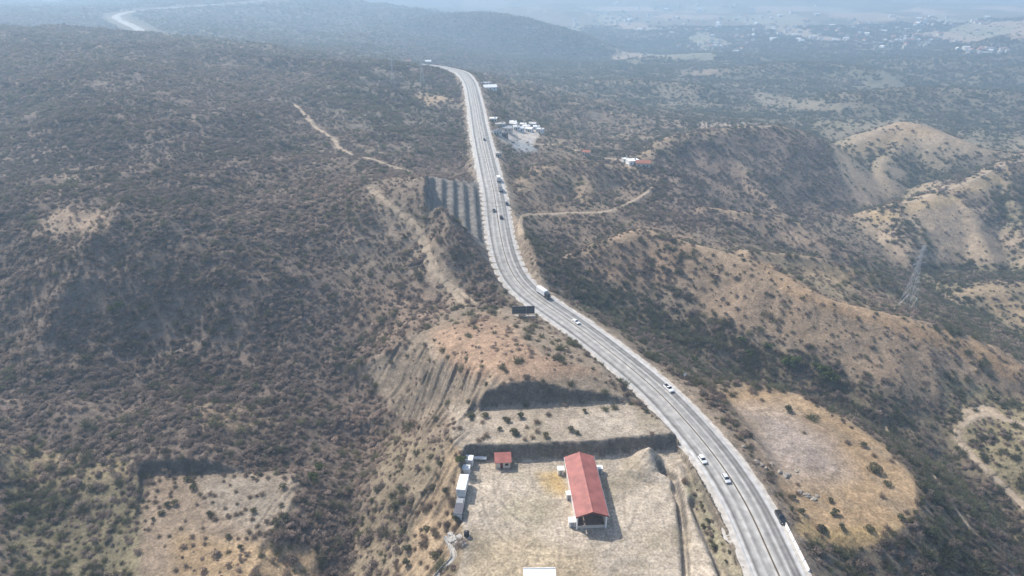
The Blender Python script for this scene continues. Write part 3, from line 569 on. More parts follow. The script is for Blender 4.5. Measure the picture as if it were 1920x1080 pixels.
NRD = len(ROAD)
def strip(name, lat0, lat1, dz, material, parent=None, i0=0, i1=None, ncol=2, edge=0.0, kind=None, label=None):
    i1 = i1 or NRD; C = ROAD[i0:i1]; S = RSIDE[i0:i1]; n = len(C); w0 = np.full(n, lat0, float); w1 = np.full(n, lat1, float)
    if edge:
        q = CHAIN[i0:i1]; e0 = vnoise(q / 9, q * 0 + lat0, 3) + .7 * vnoise(q / 3.1, q * 0 + lat0, 5)
        if edge < 0: w0 = w0 + edge * np.abs(e0)
        else: w1 = w1 + edge * np.abs(e0)
    t = np.linspace(0, 1, ncol)[None]; L = w0[:, None] * (1 - t) + w1[:, None] * t
    drop = np.where(np.abs(L) > 6.7, -.16 * np.clip((np.abs(L) - 6.7) / 2.4, 0, 1.6), 0)
    V_ = np.stack([C[:, :1] + S[:, :1] * L, C[:, 1:2] + S[:, 1:2] * L, C[:, 2:3] + dz + drop - .012 * np.abs(L)], -1).reshape(-1, 3)
    ii = np.arange(n * ncol).reshape(n, ncol); Q = np.stack([ii[:-1, :-1], ii[:-1, 1:], ii[1:, 1:], ii[1:, :-1]], -1).reshape(-1, 4)
    ch = np.repeat(CHAIN[i0:i1], ncol).astype(np.float32)
    me = mesh_np(name, V_, Q, material, [('lateral', 'FLOAT', L.ravel().astype(np.float32)), ('chain', 'FLOAT', ch)])
    o = link(bpy.data.objects.new(name, me), parent)
    if kind: tag(o, label, None, None, kind)
    return o
highway = strip('highway', -6.6, 6.6, .06, M['road'], ncol=18, kind='structure')
strip('road_shoulder', -8.1, -6.6, .05, M['shoulder'], ncol=4, edge=-1.3, kind='structure')
strip('road_shoulder', 6.6, 7.9, .05, M['shoulder'], ncol=4, edge=.9, kind='structure')
ilast = int(np.argmin(np.abs(ROAD[:, 1] - 900)))
strip('edge_line', -6.05, -5.88, .066, M['paint_white'], highway, 0, ilast)
strip('edge_line', 5.88, 6.05, .066, M['paint_white'], highway, 0, ilast)
strip('centre_seam', -.22, .22, .066, M['sealant'], highway, 0, ilast)
strip('centre_line', -.14, -.03, .071, M['paint_yellow'], highway, 0, ilast)
strip('centre_line', .03, .14, .071, M['paint_yellow'], highway, 0, ilast)
for lat in (-2.95, 2.95):                 # broken lane lines, one mesh per side
    vs = []; fs = []
    for i in range(0, ilast - 2, 5):
        C0, C1 = ROAD[i], ROAD[i + 2]; S0, S1 = RSIDE[i], RSIDE[i + 2]; o = len(vs)
        for C, S in ((C0, S0), (C1, S1)):
            for w in (-.05, .05): vs.append((C[0] + S[0] * (lat + w), C[1] + S[1] * (lat + w), C[2] + .067 - .012 * abs(lat)))
        fs.append((o, o + 1, o + 3, o + 2))
    me = bpy.data.meshes.new('lane_line'); me.from_pydata(vs, [], fs); me.materials.append(M['paint_white']); tag(link(bpy.data.objects.new('lane_line', me), highway), kind='stuff')
for nme, L, w, lab in track_lines:
    T = np.gradient(L, axis=0)[:, :2]; T /= np.linalg.norm(T, axis=1)[:, None]; S = np.stack([T[:, 1], -T[:, 0]], 1)
    q = np.arange(len(L)); wob_ = .35 * vnoise(q / 2.3, q * 0.0 + w, 9)
    t = np.linspace(-1, 1, 7)[None] * (w / 2 * (1 + wob_))[:, None]
    Xs = L[:, :1] + S[:, :1] * t; Ys = L[:, 1:2] + S[:, 1:2] * t; Zs = ground(Xs, Ys) + .12
    Zs[:, 0] -= .5; Zs[:, -1] -= .5
    ii = np.arange(len(L) * 7).reshape(-1, 7); Q = np.stack([ii[:-1, :-1], ii[:-1, 1:], ii[1:, 1:], ii[1:, :-1]], -1).reshape(-1, 4)
    me = mesh_np(nme, np.stack([Xs, Ys, Zs], -1).reshape(-1, 3), Q, M['track']); tag(link(bpy.data.objects.new(nme, me)), lab, None, None, 'structure')

# ------------------------------------------------------------------ plants
def quadcloud(pts, nrm, size, asp, rg):   # small leaf / twig-clump faces
    n = len(pts); r = rg.normal(size=(n, 3)); t = np.cross(nrm, r); t /= np.linalg.norm(t, axis=1)[:, None] + 1e-9; b = np.cross(nrm, t); b /= np.linalg.norm(b, axis=1)[:, None] + 1e-9
    s = (size * (.6 + .8 * rg.random(n)))[:, None]; v = np.stack([pts - t * s - b * s * asp, pts + t * s - b * s * asp * .6, pts + t * s * .8 + b * s * asp, pts - t * s * .7 + b * s * asp * .8], 1)
    return v.reshape(-1, 3), np.arange(4 * n).reshape(n, 4)
def crown_pts(n, rg, lobes, flat=.7):
    C = []; 
    for i in range(lobes):
        a = rg.random() * 6.28; r = .55 * math.sqrt(rg.random()); C.append((r * math.cos(a), r * math.sin(a), .35 + .45 * rg.random(), .32 + .22 * rg.random()))
    out = []; nr = []
    for i in range(n):
        c = C[rg.integers(lobes)]; d = rg.normal(size=3); d /= np.linalg.norm(d)
        if d[2] < -.5: d[2] *= -1
        rad = c[3] * (.72 + .36 * rg.random()); p = np.array(c[:3]) + d * rad * np.array((1, 1, flat)); p[2] = max(p[2], .06)
        out.append(p); nr.append(d + .5 * rg.normal(size=3))
    nr = np.array(nr); nr /= np.linalg.norm(nr, axis=1)[:, None]; return np.array(out), nr
def green_mesh(name, rg, n, size, lobes, m):
    p, nr = crown_pts(n, rg, lobes); v, q = quadcloud(p, nr, size, .75, rg); return mesh_np(name, v, q, m, smooth=False)
def dry_mesh(name, rg, n, m, clumps=60):  # bare branches fanning up with wisps of dead leaf
    base = np.zeros((n, 3)); d = rg.normal(size=(n, 3)); d[:, 2] = np.abs(d[:, 2]) * .8 + .35; d /= np.linalg.norm(d, axis=1)[:, None]
    a = d * (.15 + .45 * rg.random((n, 1))); e = a + (d + .45 * rg.normal(size=(n, 3))) * (.35 + .3 * rg.random((n, 1))); e[:, 2] = np.maximum(e[:, 2], .1)
    t = np.cross(d, rg.normal(size=(n, 3))); t /= np.linalg.norm(t, axis=1)[:, None]; w = .018 + .022 * rg.random((n, 1))
    v = np.stack([a - t * w, a + t * w, e + t * w * .4, e - t * w * .4], 1).reshape(-1, 3); q = np.arange(4 * n).reshape(n, 4)
    p, nr = crown_pts(clumps, rg, 4, .6); v2, q2 = quadcloud(p, nr, .075, .5, rg)
    return mesh_np(name, np.vstack([v, v2]), np.vstack([q, q2 + len(v)]), m, smooth=False)
M['plant_tint'] = stuff_mat('scrub_foliage')
rg = np.random.default_rng(3)
protos = [bpy.data.objects.new('bare_shrub', dry_mesh('bare_shrub', rg, 190, M['plant_tint'], 14)) for i in range(5)] + \
         [bpy.data.objects.new('leafy_shrub', green_mesh('leafy_shrub', rg, 260, .085, 6, M['plant_tint'])) for i in range(4)]
def scatter_tree():
    ng = bpy.data.node_groups.new('plant_scatter', 'GeometryNodeTree')
    ng.interface.new_socket('Geometry', in_out='INPUT', socket_type='NodeSocketGeometry'); ng.interface.new_socket('Geometry', in_out='OUTPUT', socket_type='NodeSocketGeometry')
    n = ng.nodes; l = ng.links; gi = n.new('NodeGroupInput'); go = n.new('NodeGroupOutput'); ip = n.new('GeometryNodeInstanceOnPoints'); jn = n.new('GeometryNodeJoinGeometry')
    for p in protos:
        oi = n.new('GeometryNodeObjectInfo'); oi.inputs['Object'].default_value = p; oi.inputs['As Instance'].default_value = True; l.new(oi.outputs['Geometry'], jn.inputs[0])
    def attr(nm, ty):
        a = n.new('GeometryNodeInputNamedAttribute'); a.data_type = ty; a.inputs['Name'].default_value = nm; return a.outputs[0]
    l.new(gi.outputs[0], ip.inputs['Points']); l.new(jn.outputs[0], ip.inputs['Instance']); ip.inputs['Pick Instance'].default_value = True
    l.new(attr('pick', 'INT'), ip.inputs['Instance Index']); l.new(attr('turn', 'FLOAT_VECTOR'), ip.inputs['Rotation']); l.new(attr('size', 'FLOAT_VECTOR'), ip.inputs['Scale'])
    l.new(ip.outputs[0], go.inputs[0]); return ng
NG = scatter_tree()
def grid_sample(F, x, y):
    r = np.clip(np.searchsorted(YR, y) - 1, 0, NR - 2); c = np.clip(np.round((x / y - AC[0]) / (AC[1] - AC[0])), 0, NC - 1).astype(int); return F[r, c]
def scatter_points(n, y0, y1, dens_pow, yref, amax=1.2):
    yy = np.exp(np.linspace(math.log(y0), math.log(y1), 3000)); pdf = yy * np.minimum(1, (yref / yy) ** dens_pow); cdf = np.concatenate([[0], np.cumsum((pdf[1:] + pdf[:-1]) / 2 * np.diff(yy))]); cdf /= cdf[-1]
    y = np.interp(rng.random(n), cdf, yy); x = (rng.random(n) * 2 - 1) * amax * y; return x, y
def add_stuff(name, label, cat, x, y, sel, size_fn, greens):
    x = x[sel]; y = y[sel]; n = len(x); z = ground(x, y) - .15; g = greens[sel]
    s = size_fn(x, y, g) * np.clip(np.exp(.42 * rng.normal(size=n)), .4, 2.1) * .92; tall = np.where(g, .75, .62) + .4 * rng.random(n)
    pick = np.where(g, 5 + rng.integers(0, 4, n), rng.integers(0, 5, n)).astype(np.int32)
    tn = np.stack([.12 * rng.normal(size=n), .12 * rng.normal(size=n), rng.random(n) * 6.28], 1).astype(np.float32)
    # tint: dry twigs from grey to red-brown, leaves from olive to dull green
    k = (fbm(x / 40, y / 40, 121, 2) * .5 + .5)[:, None]; j = (.72 + .6 * rng.random(n))[:, None]
    dry = (np.array((.225,.184,.158)) * (1 - k) + np.array((.30,.226,.178)) * k) * j * (1 + .38 * fbm(x / 110, y / 110, 161, 2))[:, None]
    pal = rng.random((n, 1)) < .10; dry = np.where(pal, dry * 1.3, dry)
    gre = (np.array((.115,.122,.075)) * (1 - k) + np.array((.185,.170,.10)) * k) * j
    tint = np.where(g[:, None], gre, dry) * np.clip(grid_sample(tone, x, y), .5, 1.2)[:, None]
    me = bpy.data.meshes.new(name); me.vertices.add(n); me.vertices.foreach_set('co', np.stack([x, y, z], 1).astype(np.float32).ravel())
    a = me.attributes.new('pick', 'INT', 'POINT'); a.data.foreach_set('value', pick)
    a = me.attributes.new('turn', 'FLOAT_VECTOR', 'POINT'); a.data.foreach_set('vector', tn.ravel())
    a = me.attributes.new('size', 'FLOAT_VECTOR', 'POINT'); a.data.foreach_set('vector', np.stack([s, s, s * tall], 1).astype(np.float32).ravel())
    a = me.attributes.new('tint', 'FLOAT_COLOR', 'POINT'); a.data.foreach_set('color', np.concatenate([tint, np.ones((n, 1))], 1).astype(np.float32).ravel())
    me.materials.append(M['plant_tint'])
    o = link(bpy.data.objects.new(name, me)); md = o.modifiers.new('scatter', 'NODES'); md.node_group = NG
    return tag(o, label, cat, None, 'stuff')
N = 1200000
sx, sy = scatter_points(N, 92, 2600, 1.15, 330)
cov = grid_sample(veg, sx, sy); gr_ = grid_sample(grn, sx, sy); clump = fbm(sx / 14, sy / 14, 131, 2); rdv = grid_sample(RD, sx, sy)
keep = rng.random(N) < cov * np.clip(.82 + .95 * clump, 0, 1.25)
gpatch = fbm(sx / 30, sy / 30, 141, 2) * .9; isg = rng.random(N) < np.clip(gr_ * (1 + 1.3 * gpatch), 0, .9)
szf = lambda x, y, g: (.74 + .58 * (vnoise(x / 35, y / 35, 151) * .5 + .5) + g * .3) * (1 + .27 * np.maximum(0, y / 330 - 1)) * np.clip((grid_sample(RD, x, y) - 8.0) / 6, .35, 1)
rx_at = np.interp(sy, np.sort(ROAD[:, 1]), ROAD[np.argsort(ROAD[:, 1]), 0]); left = sx < rx_at
# ------------------------------------------------------------------ buildings in the yard
M['red_roof'] = mat('red_sheet_roof', (.33,.115,.095), .6, .35, 0, .24, .45)
M['red_dark'] = mat('dark_red_trim', (.16,.045,.045), .6, .4, 0, .1, 1)
M['cream'] = mat('cream_render', (.62,.55,.47), .9, .2, 0, .10, .8)
M['white'] = mat('white_paint', (.80,.80,.79), .6, .35, 0, .06, 1.2)
M['offwhite'] = mat('dusty_white_paint', (.62,.61,.59), .7, .3, 0, .15, 1.0)
M['grey'] = mat('grey_metal', (.30,.31,.33), .55, .4, .2, .15, 1.5)
M['darkgrey'] = mat('dark_grey_metal', (.10,.10,.115), .6, .4, .1, .2, 1.5)
M['black'] = mat('black_rubber', (.018,.018,.02), .75, .3, 0, .1, 2)
M['glass'] = mat('dark_glass', (.02,.025,.03), .12, .6, 0, .05, 1)
M['concrete'] = mat('weathered_concrete', (.40,.38,.35), .9, .2, 0, .18, .9, .03)
M['wood'] = mat('brown_wood', (.12,.08,.05), .85, .2, 0, .2, 2)
M['steel'] = mat('galvanised_steel', (.42,.44,.46), .5, .5, .4, .08, 2)
M['dirtfloor'] = mat('dusty_floor', (.25,.21,.17), .95, .1, 0, .15, 1)
M['tile'] = mat('terracotta_roof', (.33,.14,.09), .85, .2, 0, .15, .8)
M['amber'] = mat('amber_lens', (.5,.2,.03), .3, .5, 0, .02, 1)
M['redlens'] = mat('red_lens', (.35,.02,.02), .3, .5, 0, .02, 1)
M['lens'] = mat('clear_lens', (.75,.75,.72), .15, .6, 0, .02, 1)
def win(parent, x0, x1, y0, y1, z0, z1, m='glass', name='window', fr=True):
    w = MB().box(x0, x1, y0, y1, z0, z1).build(name, M[m], parent)
    if fr and name == 'window':
        dx = .06 if abs(x1 - x0) > abs(y1 - y0) else 0; dy = 0 if dx else .06
        MB().box(x0 - dx - .012, x1 + dx + .012, y0 - dy - .012, y1 + dy + .012, z0 - .1, z0 - .004).build('sill', M['concrete'], w)
    return w
def open_shed():
    rb, rf = np.array(px(1086, 847.5, 6.6)), np.array(px(1111.5, 960, 6.6)); ax = rf - rb; Ln = float(np.linalg.norm(ax)); ax /= Ln
    ang = math.atan2(ax[1], ax[0]) + math.pi / 2     # local -y points to the front
    el, er = np.array(px(1060, 857, 4.9)), np.array(px(1115.5, 853.5, 4.9)); perp = np.array((-ax[1], ax[0])); W = abs(float((er - el)[:2] @ perp))
    mid = (rb + rf) / 2; t = thing('open_shed', 'long red metal roofed shed with open dark gable end in the dirt yard', 'shed', (mid[0], mid[1], 0.0), ang)
    hw = W / 2; hl = Ln / 2; e, rd_ = 4.9, 6.6; wl_ = hw - .55
    for s in (-1, 1):                      # two slopes of ribbed sheet with visible thickness
        b = MB(); n = int(Ln / .5)
        vs = []; fs = []
        for i in range(n * 2 + 1):
            y = -hl + Ln * i / (2 * n); up = .05 if i % 2 else 0
            vs += [(s * .08, y, rd_ + up), (s * hw, y, e + up), (s * hw, y, e - .08), (s * .08, y, rd_ - .12)]
        for i in range(n * 2):
            o = 4 * i
            for k in range(4): fs.append((o + k, o + (k + 1) % 4, o + 4 + (k + 1) % 4, o + 4 + k))
        fs += [(0, 3, 2, 1), tuple(8 * n + k for k in range(4))]; b.add(vs, fs); r = b.build('roof_slope', M['red_roof'], t)
        MB().box(s * hw - .06, s * hw + .1, -hl, hl, e - .26, e - .1).build('gutter', M['white'], r)
    MB().prism_y([(-.3, rd_ - .03), (0, rd_ + .1), (.3, rd_ - .03), (.3, rd_ + .03), (0, rd_ + .17), (-.3, rd_ + .03)], -hl - .05, hl + .05).build('ridge_cap', M['red_roof'], t)
    for y in (-hl + .02, hl - .02):        # barge boards
        for s in (-1, 1): MB().prism_y([(s * .02, rd_ - .5), (s * hw, e - .42), (s * hw, e - .09), (s * .02, rd_ - .14)], y - .06, y + .06).build('barge_board', M['red_dark'], t)
    for s in (-1, 1):
        MB().box(s * wl_ - .1, s * wl_ + .1, -hl + .8, hl - .8, 0, 3.2).build('side_wall', M['cream'], t)
        for i in range(6):
            y = -hl + .7 + (Ln - 1.4) * i / 5; MB().box(s * (wl_ + .02) - .2, s * (wl_ + .02) + .2, y - .2, y + .2, 0, e - .1).build('column', M['white'], t)
    MB().box(-wl_ + .11, wl_ - .11, hl - 1.0, hl - .8, 0, 5.0).build('rear_wall', M['cream'], t)
    MB().box(-wl_ + .11, wl_ - .11, -hl + .8, -hl + .95, 0, 1.0).build('front_parapet', M['cream'], t)
    MB().box(-wl_ + .15, wl_ - .15, -hl + .96, hl - 1.01, .02, .12).build('floor_slab', M['dirtfloor'], t)
    for i in range(5):                     # trusses under the sheeting
        y = -hl + 2 + (Ln - 4) * i / 4; b = MB(); b.bar((-wl_, y, e - .2), (wl_, y, e - .2), .07); b.bar((-wl_, y, e - .2), (0, y, rd_ - .25), .07); b.bar((wl_, y, e - .2), (0, y, rd_ - .25), .07); b.bar((0, y, e - .2), (0, y, rd_ - .25), .05)
        b.build('truss', M['darkgrey'], t)
    return t, ang
shed, shed_a = open_shed()
def booth(u, v, label, s=1.0):
    x, y, z = hit(u, v); t = thing('block_booth', label, 'booth', (x, y, z), shed_a)
    w = 0.85 * s
    MB().box(-w, w, -w, w, -.2, 1.9).build('wall', M['offwhite'], t); MB().box(-w - .15, w + .15, -w - .15, w + .15, 1.9, 2.05).build('roof_slab', M['white'], t)
    d = MB().box(-.35, .35, -w - .04, -w - .002, .02, 1.6).build('door', M['grey'], t); MB().box(.2, .28, -w - .09, -w - .042, .8, .88).build('handle', M['darkgrey'], d)
    win(t, w + .002, w + .03, -.3, .3, 1.1, 1.5)
booth(1051, 888, 'small white block booth beside the yellowish grass patch left of the red shed')
booth(1066, 935, 'small white block booth at the middle of the left wall of the red shed', .85)
booth(1072, 985, 'small white block booth by the front left corner of the red shed', 1.0)
booth(1124, 886, 'small white block booth against the right wall of the red shed', .85)
def hut():
    x, y, z = hit(943, 876); t = thing('roadside_hut', 'little cream hut with red lean-to roof below the bare cut bank', 'hut', (x, y + 1, z), R(4))
    MB().box(-2.2, 2.2, -1.6, 1.6, -.2, 2.4).build('wall', M['cream'], t)
    rf = MB().prism([(-2.1, 2.42), (2.1, 3.05), (2.1, 3.17), (-2.1, 2.54)], -2.6, 2.6).build('roof', M['red_roof'], t)
    for i in range(11): MB().prism([(-2.12, 2.545), (2.12, 3.175), (2.12, 3.225), (-2.12, 2.595)], -2.55 + .5 * i, -2.48 + .5 * i).build('roof_rib', M['red_roof'], rf)
    d = MB().box(-.9, -.1, -1.64, -1.602, .02, 2.0).build('door', M['red_dark'], t); MB().box(-.25, -.18, -1.69, -1.642, .95, 1.05).build('handle', M['steel'], d)
    win(t, .5, 1.6, -1.63, -1.602, 1.0, 1.8); win(t, 2.202, 2.23, -.6, .5, 1.0, 1.8)
    for sx_ in (-2.3, 2.3): MB().box(sx_ - .06, sx_ + .06, -1.98, -1.86, -.1, 2.44).build('post', M['wood'], t)
hut()
def container(name, u, v, L_, W_, Hh, m, label, cat, rz, wheels=0, door=True):
    x, y, z = hit(u, v); t = thing(name, label, cat, (x, y, z), rz); z0 = .55 if wheels else .1
    b = MB(); n = int(L_ / .4)                # corrugated sides
    prof = []
    for i in range(n + 1): prof.append((-W_ / 2 + (.04 if i % 2 else 0), -L_ / 2 + L_ * i / n))
    for i in range(n + 1): prof.append((W_ / 2 - (.04 if i % 2 else 0), L_ / 2 - L_ * i / n))
    k = len(prof); b.add([(p[0], p[1], z0) for p in prof] + [(p[0], p[1], z0 + Hh) for p in prof], [tuple(range(k - 1, -1, -1)), tuple(range(k, 2 * k))] + [(i, (i + 1) % k, k + (i + 1) % k, k + i) for i in range(k)])
    b.build('body', M[m], t)
    MB().box(-W_ / 2 - .03, W_ / 2 + .03, -L_ / 2 - .03, L_ / 2 + .03, z0 + Hh + .003, z0 + Hh + .08).build('roof', M[m], t)
    if door:
        for s in (0, 1):
            d = MB().box(-W_ / 2 + .1 + s * (W_ / 2 - .08), -.02 + s * (W_ / 2 - .08), -L_ / 2 - .05, -L_ / 2 - .004, z0 + .1, z0 + Hh - .1).build('door', M['offwhite'], t)
            MB().box(-.5 + s, -.45 + s, -L_ / 2 - .1, -L_ / 2 - .052, z0 + .3, z0 + Hh - .3).build('lock_bar', M['steel'], d)
    if wheels:
        MB().box(-.5, .5, -L_ / 2 + .2, L_ / 2 - .2, .32, z0 - .003).build('chassis', M['darkgrey'], t)
        for i in range(wheels):
            for s in (-1, 1):
                yy = -L_ / 2 + 1.0 + 1.2 * i; w = MB().cyl((s * (W_ / 2 - .3), yy, .5), (s * (W_ / 2 - .02), yy, .5), .5, n=14).build('wheel', M['black'], t)
                MB().cyl((s * (W_ / 2 - .02), yy, .5), (s * (W_ / 2 + .01), yy, .5), .25, n=10).build('hub', M['steel'], w)
    else:
        for a in (-1, 1):
            for s in (-1, 1): MB().box(s * (W_ / 2 - .25) - .15, s * (W_ / 2 - .25) + .15, a * (L_ / 2 - .3) - .15, a * (L_ / 2 - .3) + .15, -.25, .099).build('footing', M['concrete'], t)
    return t
container('site_cabin', 880, 871, 2.4, 2.4, 2.5, 'white', 'small white site cabin behind the square white cabin at the yard edge', 'cabin', R(-8))
container('site_cabin', 874, 889, 2.2, 2.4, 2.5, 'white', 'square white site cabin next to the long white trailer', 'cabin', R(-7))
container('box_trailer', 868, 921, 6.4, 2.55, 2.7, 'white', 'long bright white box trailer parked at the left edge of the dirt yard', 'trailer', R(-6), 2)
container('storage_box', 861, 966, 4.2, 2.4, 2.3, 'darkgrey', 'dark grey corrugated storage box at the end of the trailer row', 'container', R(-5))
def flatbed():
    x, y, z = hit(864, 945); t = thing('flatbed_truck', 'dusty grey flatbed truck between the white trailer and dark storage box', 'truck', (x, y, z), R(-5))
    MB().box(-1.1, 1.1, -3.0, 1.2, .95, 1.1).build('deck', M['grey'], t); MB().box(-.45, .45, -3.2, 3.0, .55, .94).build('chassis', M['darkgrey'], t)
    for s in (-1, 1): MB().box(s * 1.1 - .04, s * 1.1 + .04, -2.98, 1.18, 1.102, 1.5).build('side_board', M['offwhite'], t)
    cb = MB().loft([[(-1.05, 1.35, .7), (1.05, 1.35, .7), (1.05, 3.1, .7), (-1.05, 3.1, .7)], [(-1.05, 1.35, 1.5), (1.05, 1.35, 1.5), (1.05, 3.1, 1.5), (-1.05, 3.1, 1.5)], [(-.95, 1.4, 2.35), (.95, 1.4, 2.35), (.95, 2.6, 2.35), (-.95, 2.6, 2.35)]]).build('cab', M['offwhite'], t)
    MB().add([(-.85, 3.07, 1.56), (.85, 3.07, 1.56), (.82, 2.68, 2.28), (-.82, 2.68, 2.28)], [(0, 3, 2, 1)]).build('windscreen', M['glass'], cb)
    MB().box(-.9, .9, -2.6, .3, 1.102, 1.75).build('tarpaulin_load', M['grey'], t)
    for yy in (-2.2, -1.1, 2.3):
        for s in (-1, 1):
            w = MB().cyl((s * .75, yy, .48), (s * 1.06, yy, .48), .48, n=14).build('wheel', M['black'], t); MB().cyl((s * 1.06, yy, .48), (s * 1.09, yy, .48), .22, n=10).build('hub', M['steel'], w)
flatbed()
def awning():
    x, y, z = hit(898, 862); t = thing('pipe_rack', 'low pale rack of stacked pipes lying near the little red hut', 'rack', (x, y, z), R(84))
    for i in range(5): MB().cyl((-.5 + .25 * i, -2.4, .42), (-.5 + .25 * i, 2.4, .42), .12, n=8).build('pipe', M['white'], t)
    for i in range(4): MB().cyl((-.38 + .25 * i, -2.4, .65), (-.38 + .25 * i, 2.4, .65), .12, n=8).build('pipe', M['white'], t)
    for yy in (-1.6, 1.6): MB().box(-.75, .75, yy - .1, yy + .1, -.15, .29).build('bearer', M['wood'], t)
awning()
def south_roof():
    x, y, z = px(1012, 1100, 0); t = thing('flat_roofed_store', 'white flat roofed store at the near end of the dirt yard', 'store', (x, y, 0), R(1))
    MB().box(-3.6, 3.6, -2.8, 2.8, -.2, 2.7).build('wall', M['cream'], t); rf = MB().box(-4, 4, -3.1, 3.1, 2.703, 2.9).build('roof_slab', M['white'], t)
    for a, b_ in (((-4, 4, -3.1, -2.95)), ((-4, 4, 2.95, 3.1))) if False else (): pass
    MB().box(-4, 4, 2.93, 3.1, 2.903, 3.12).build('parapet', M['white'], rf); MB().box(-4, 4, -3.1, -2.93, 2.903, 3.12).build('parapet', M['white'], rf)
    d = MB().box(-.5, .5, -2.84, -2.803, 0, 2.1).build('door', M['grey'], t); MB().box(.35, .42, -2.9, -2.842, 1, 1.1).build('handle', M['steel'], d); win(t, 1.4, 2.6, -2.83, -2.803, 1, 1.9)
south_roof()
# concrete drain chute and broken slabs on the shoulder of the yard fill
def chute():
    L = np.array([hit(*p) for p in [(836, 1006), (842, 1018), (848, 1032), (851, 1046), (842, 1058), (828, 1072), (815, 1088)]]); L = spline(L, 1.2)
    T = np.gradient(L, axis=0); T[:, 2] = 0; T /= np.linalg.norm(T, axis=1)[:, None]; S = np.stack([T[:, 1], -T[:, 0]], 1); zg = ground(L[:, 0], L[:, 1])
    rings = []
    for i in range(len(L)):
        z = zg[i] + .25; f = lambda w, h: (L[i, 0] + S[i, 0] * w, L[i, 1] + S[i, 1] * w, z + h); rings.append([f(-.75, -.6), f(-.75, .45), f(-.6, .45), f(-.45, .05), f(.45, .05), f(.6, .45), f(.75, .45), f(.75, -.6)])
    k = 8; b = MB(); b.loft(rings[::-1]); o = b.build('concrete_chute', M['concrete'])
    # origin at its head
    tag(o, 'pale concrete drain chute running down the fill beside the yard', 'drain')
    for i, (u, v) in enumerate([(845, 1003), (853, 1008), (858, 1016), (862, 1009), (850, 1014), (868, 1020), (858, 1024), (846, 1012)]):
        x, y, z = hit(u, v); b = MB(); w = .6 + .4 * random.random(); l_ = .9 + .6 * random.random(); hh = .3 + .3 * random.random()
        b.loft([[(-w, -l_, 0), (w * .8, -l_ * .9, 0), (w, l_ * .7, 0), (-w * .7, l_, 0)], [(-w * .9, -l_, hh), (w * .7, -l_ * .8, hh), (w * .9, l_ * .6, hh * 1.2), (-w * .7, l_ * .9, hh * .9)]])
        o = b.build('broken_slab', M['concrete'], None, False, .05); o.location = (x, y, z - .08); o.rotation_euler = (.15 * random.uniform(-1, 1), .15 * random.uniform(-1, 1), random.random() * 3)
        tag(o, 'broken pale concrete slab lying by the drain chute', 'rubble', 'broken slabs beside the drain chute')
    x, y, z = hit(875, 1006); t = thing('water_tank', 'dark round water tank standing near the broken slabs', 'tank', (x, y, z))
    MB().cyl((0, 0, .15), (0, 0, 1.5), .75, .75, 18).build('tank_body', M['black'], t, True); MB().cyl((0, 0, 1.502), (0, 0, 1.75), .75, .3, 18).build('tank_shoulder', M['black'], t); MB().cyl((0, 0, 1.752), (0, 0, 1.86), .28, .28, 14).build('lid', M['darkgrey'], t); MB().box(-.9, .9, -.9, .9, -.3, .148).build('plinth', M['concrete'], t)
chute()

# ------------------------------------------------------------------ vehicles
PAINT = {}
def paint(c):
    if c not in PAINT: PAINT[c] = mat('car_paint_%d' % len(PAINT), c, .3, .5, .1, .03, .5)
    return PAINT[c]
def road_spot(u, v, lane):
    zz = 2.0
    for _ in range(4):
        x, y, _z = px(u, v, zz); i = int(((ROAD[:, 0] - x) ** 2 + (ROAD[:, 1] - y) ** 2).argmin()); zz = ROAD[i, 2]
    C = ROAD[i]; lat = lane; z = C[2] + .06 - .012 * abs(lat) - (.16 * min(1.6, max(0, (abs(lat) - 6.7) / 2.4)) + .01 if abs(lat) > 6.7 else 0)
    h = math.atan2(TAN[i, 1], TAN[i, 0]); return (C[0] + RSIDE[i, 0] * lat, C[1] + RSIDE[i, 1] * lat, z), h
def wheels(t, xs, tr, r, w=.22):
    for x in xs:
        for s in (-1, 1):
            wh = MB().cyl((x, s * (tr - w), r), (x, s * tr, r), r, n=14).build('wheel', M['black'], t); MB().cyl((x, s * tr, r), (x, s * (tr + .012), r), r * .55, n=10).build('rim', M['steel'], wh)
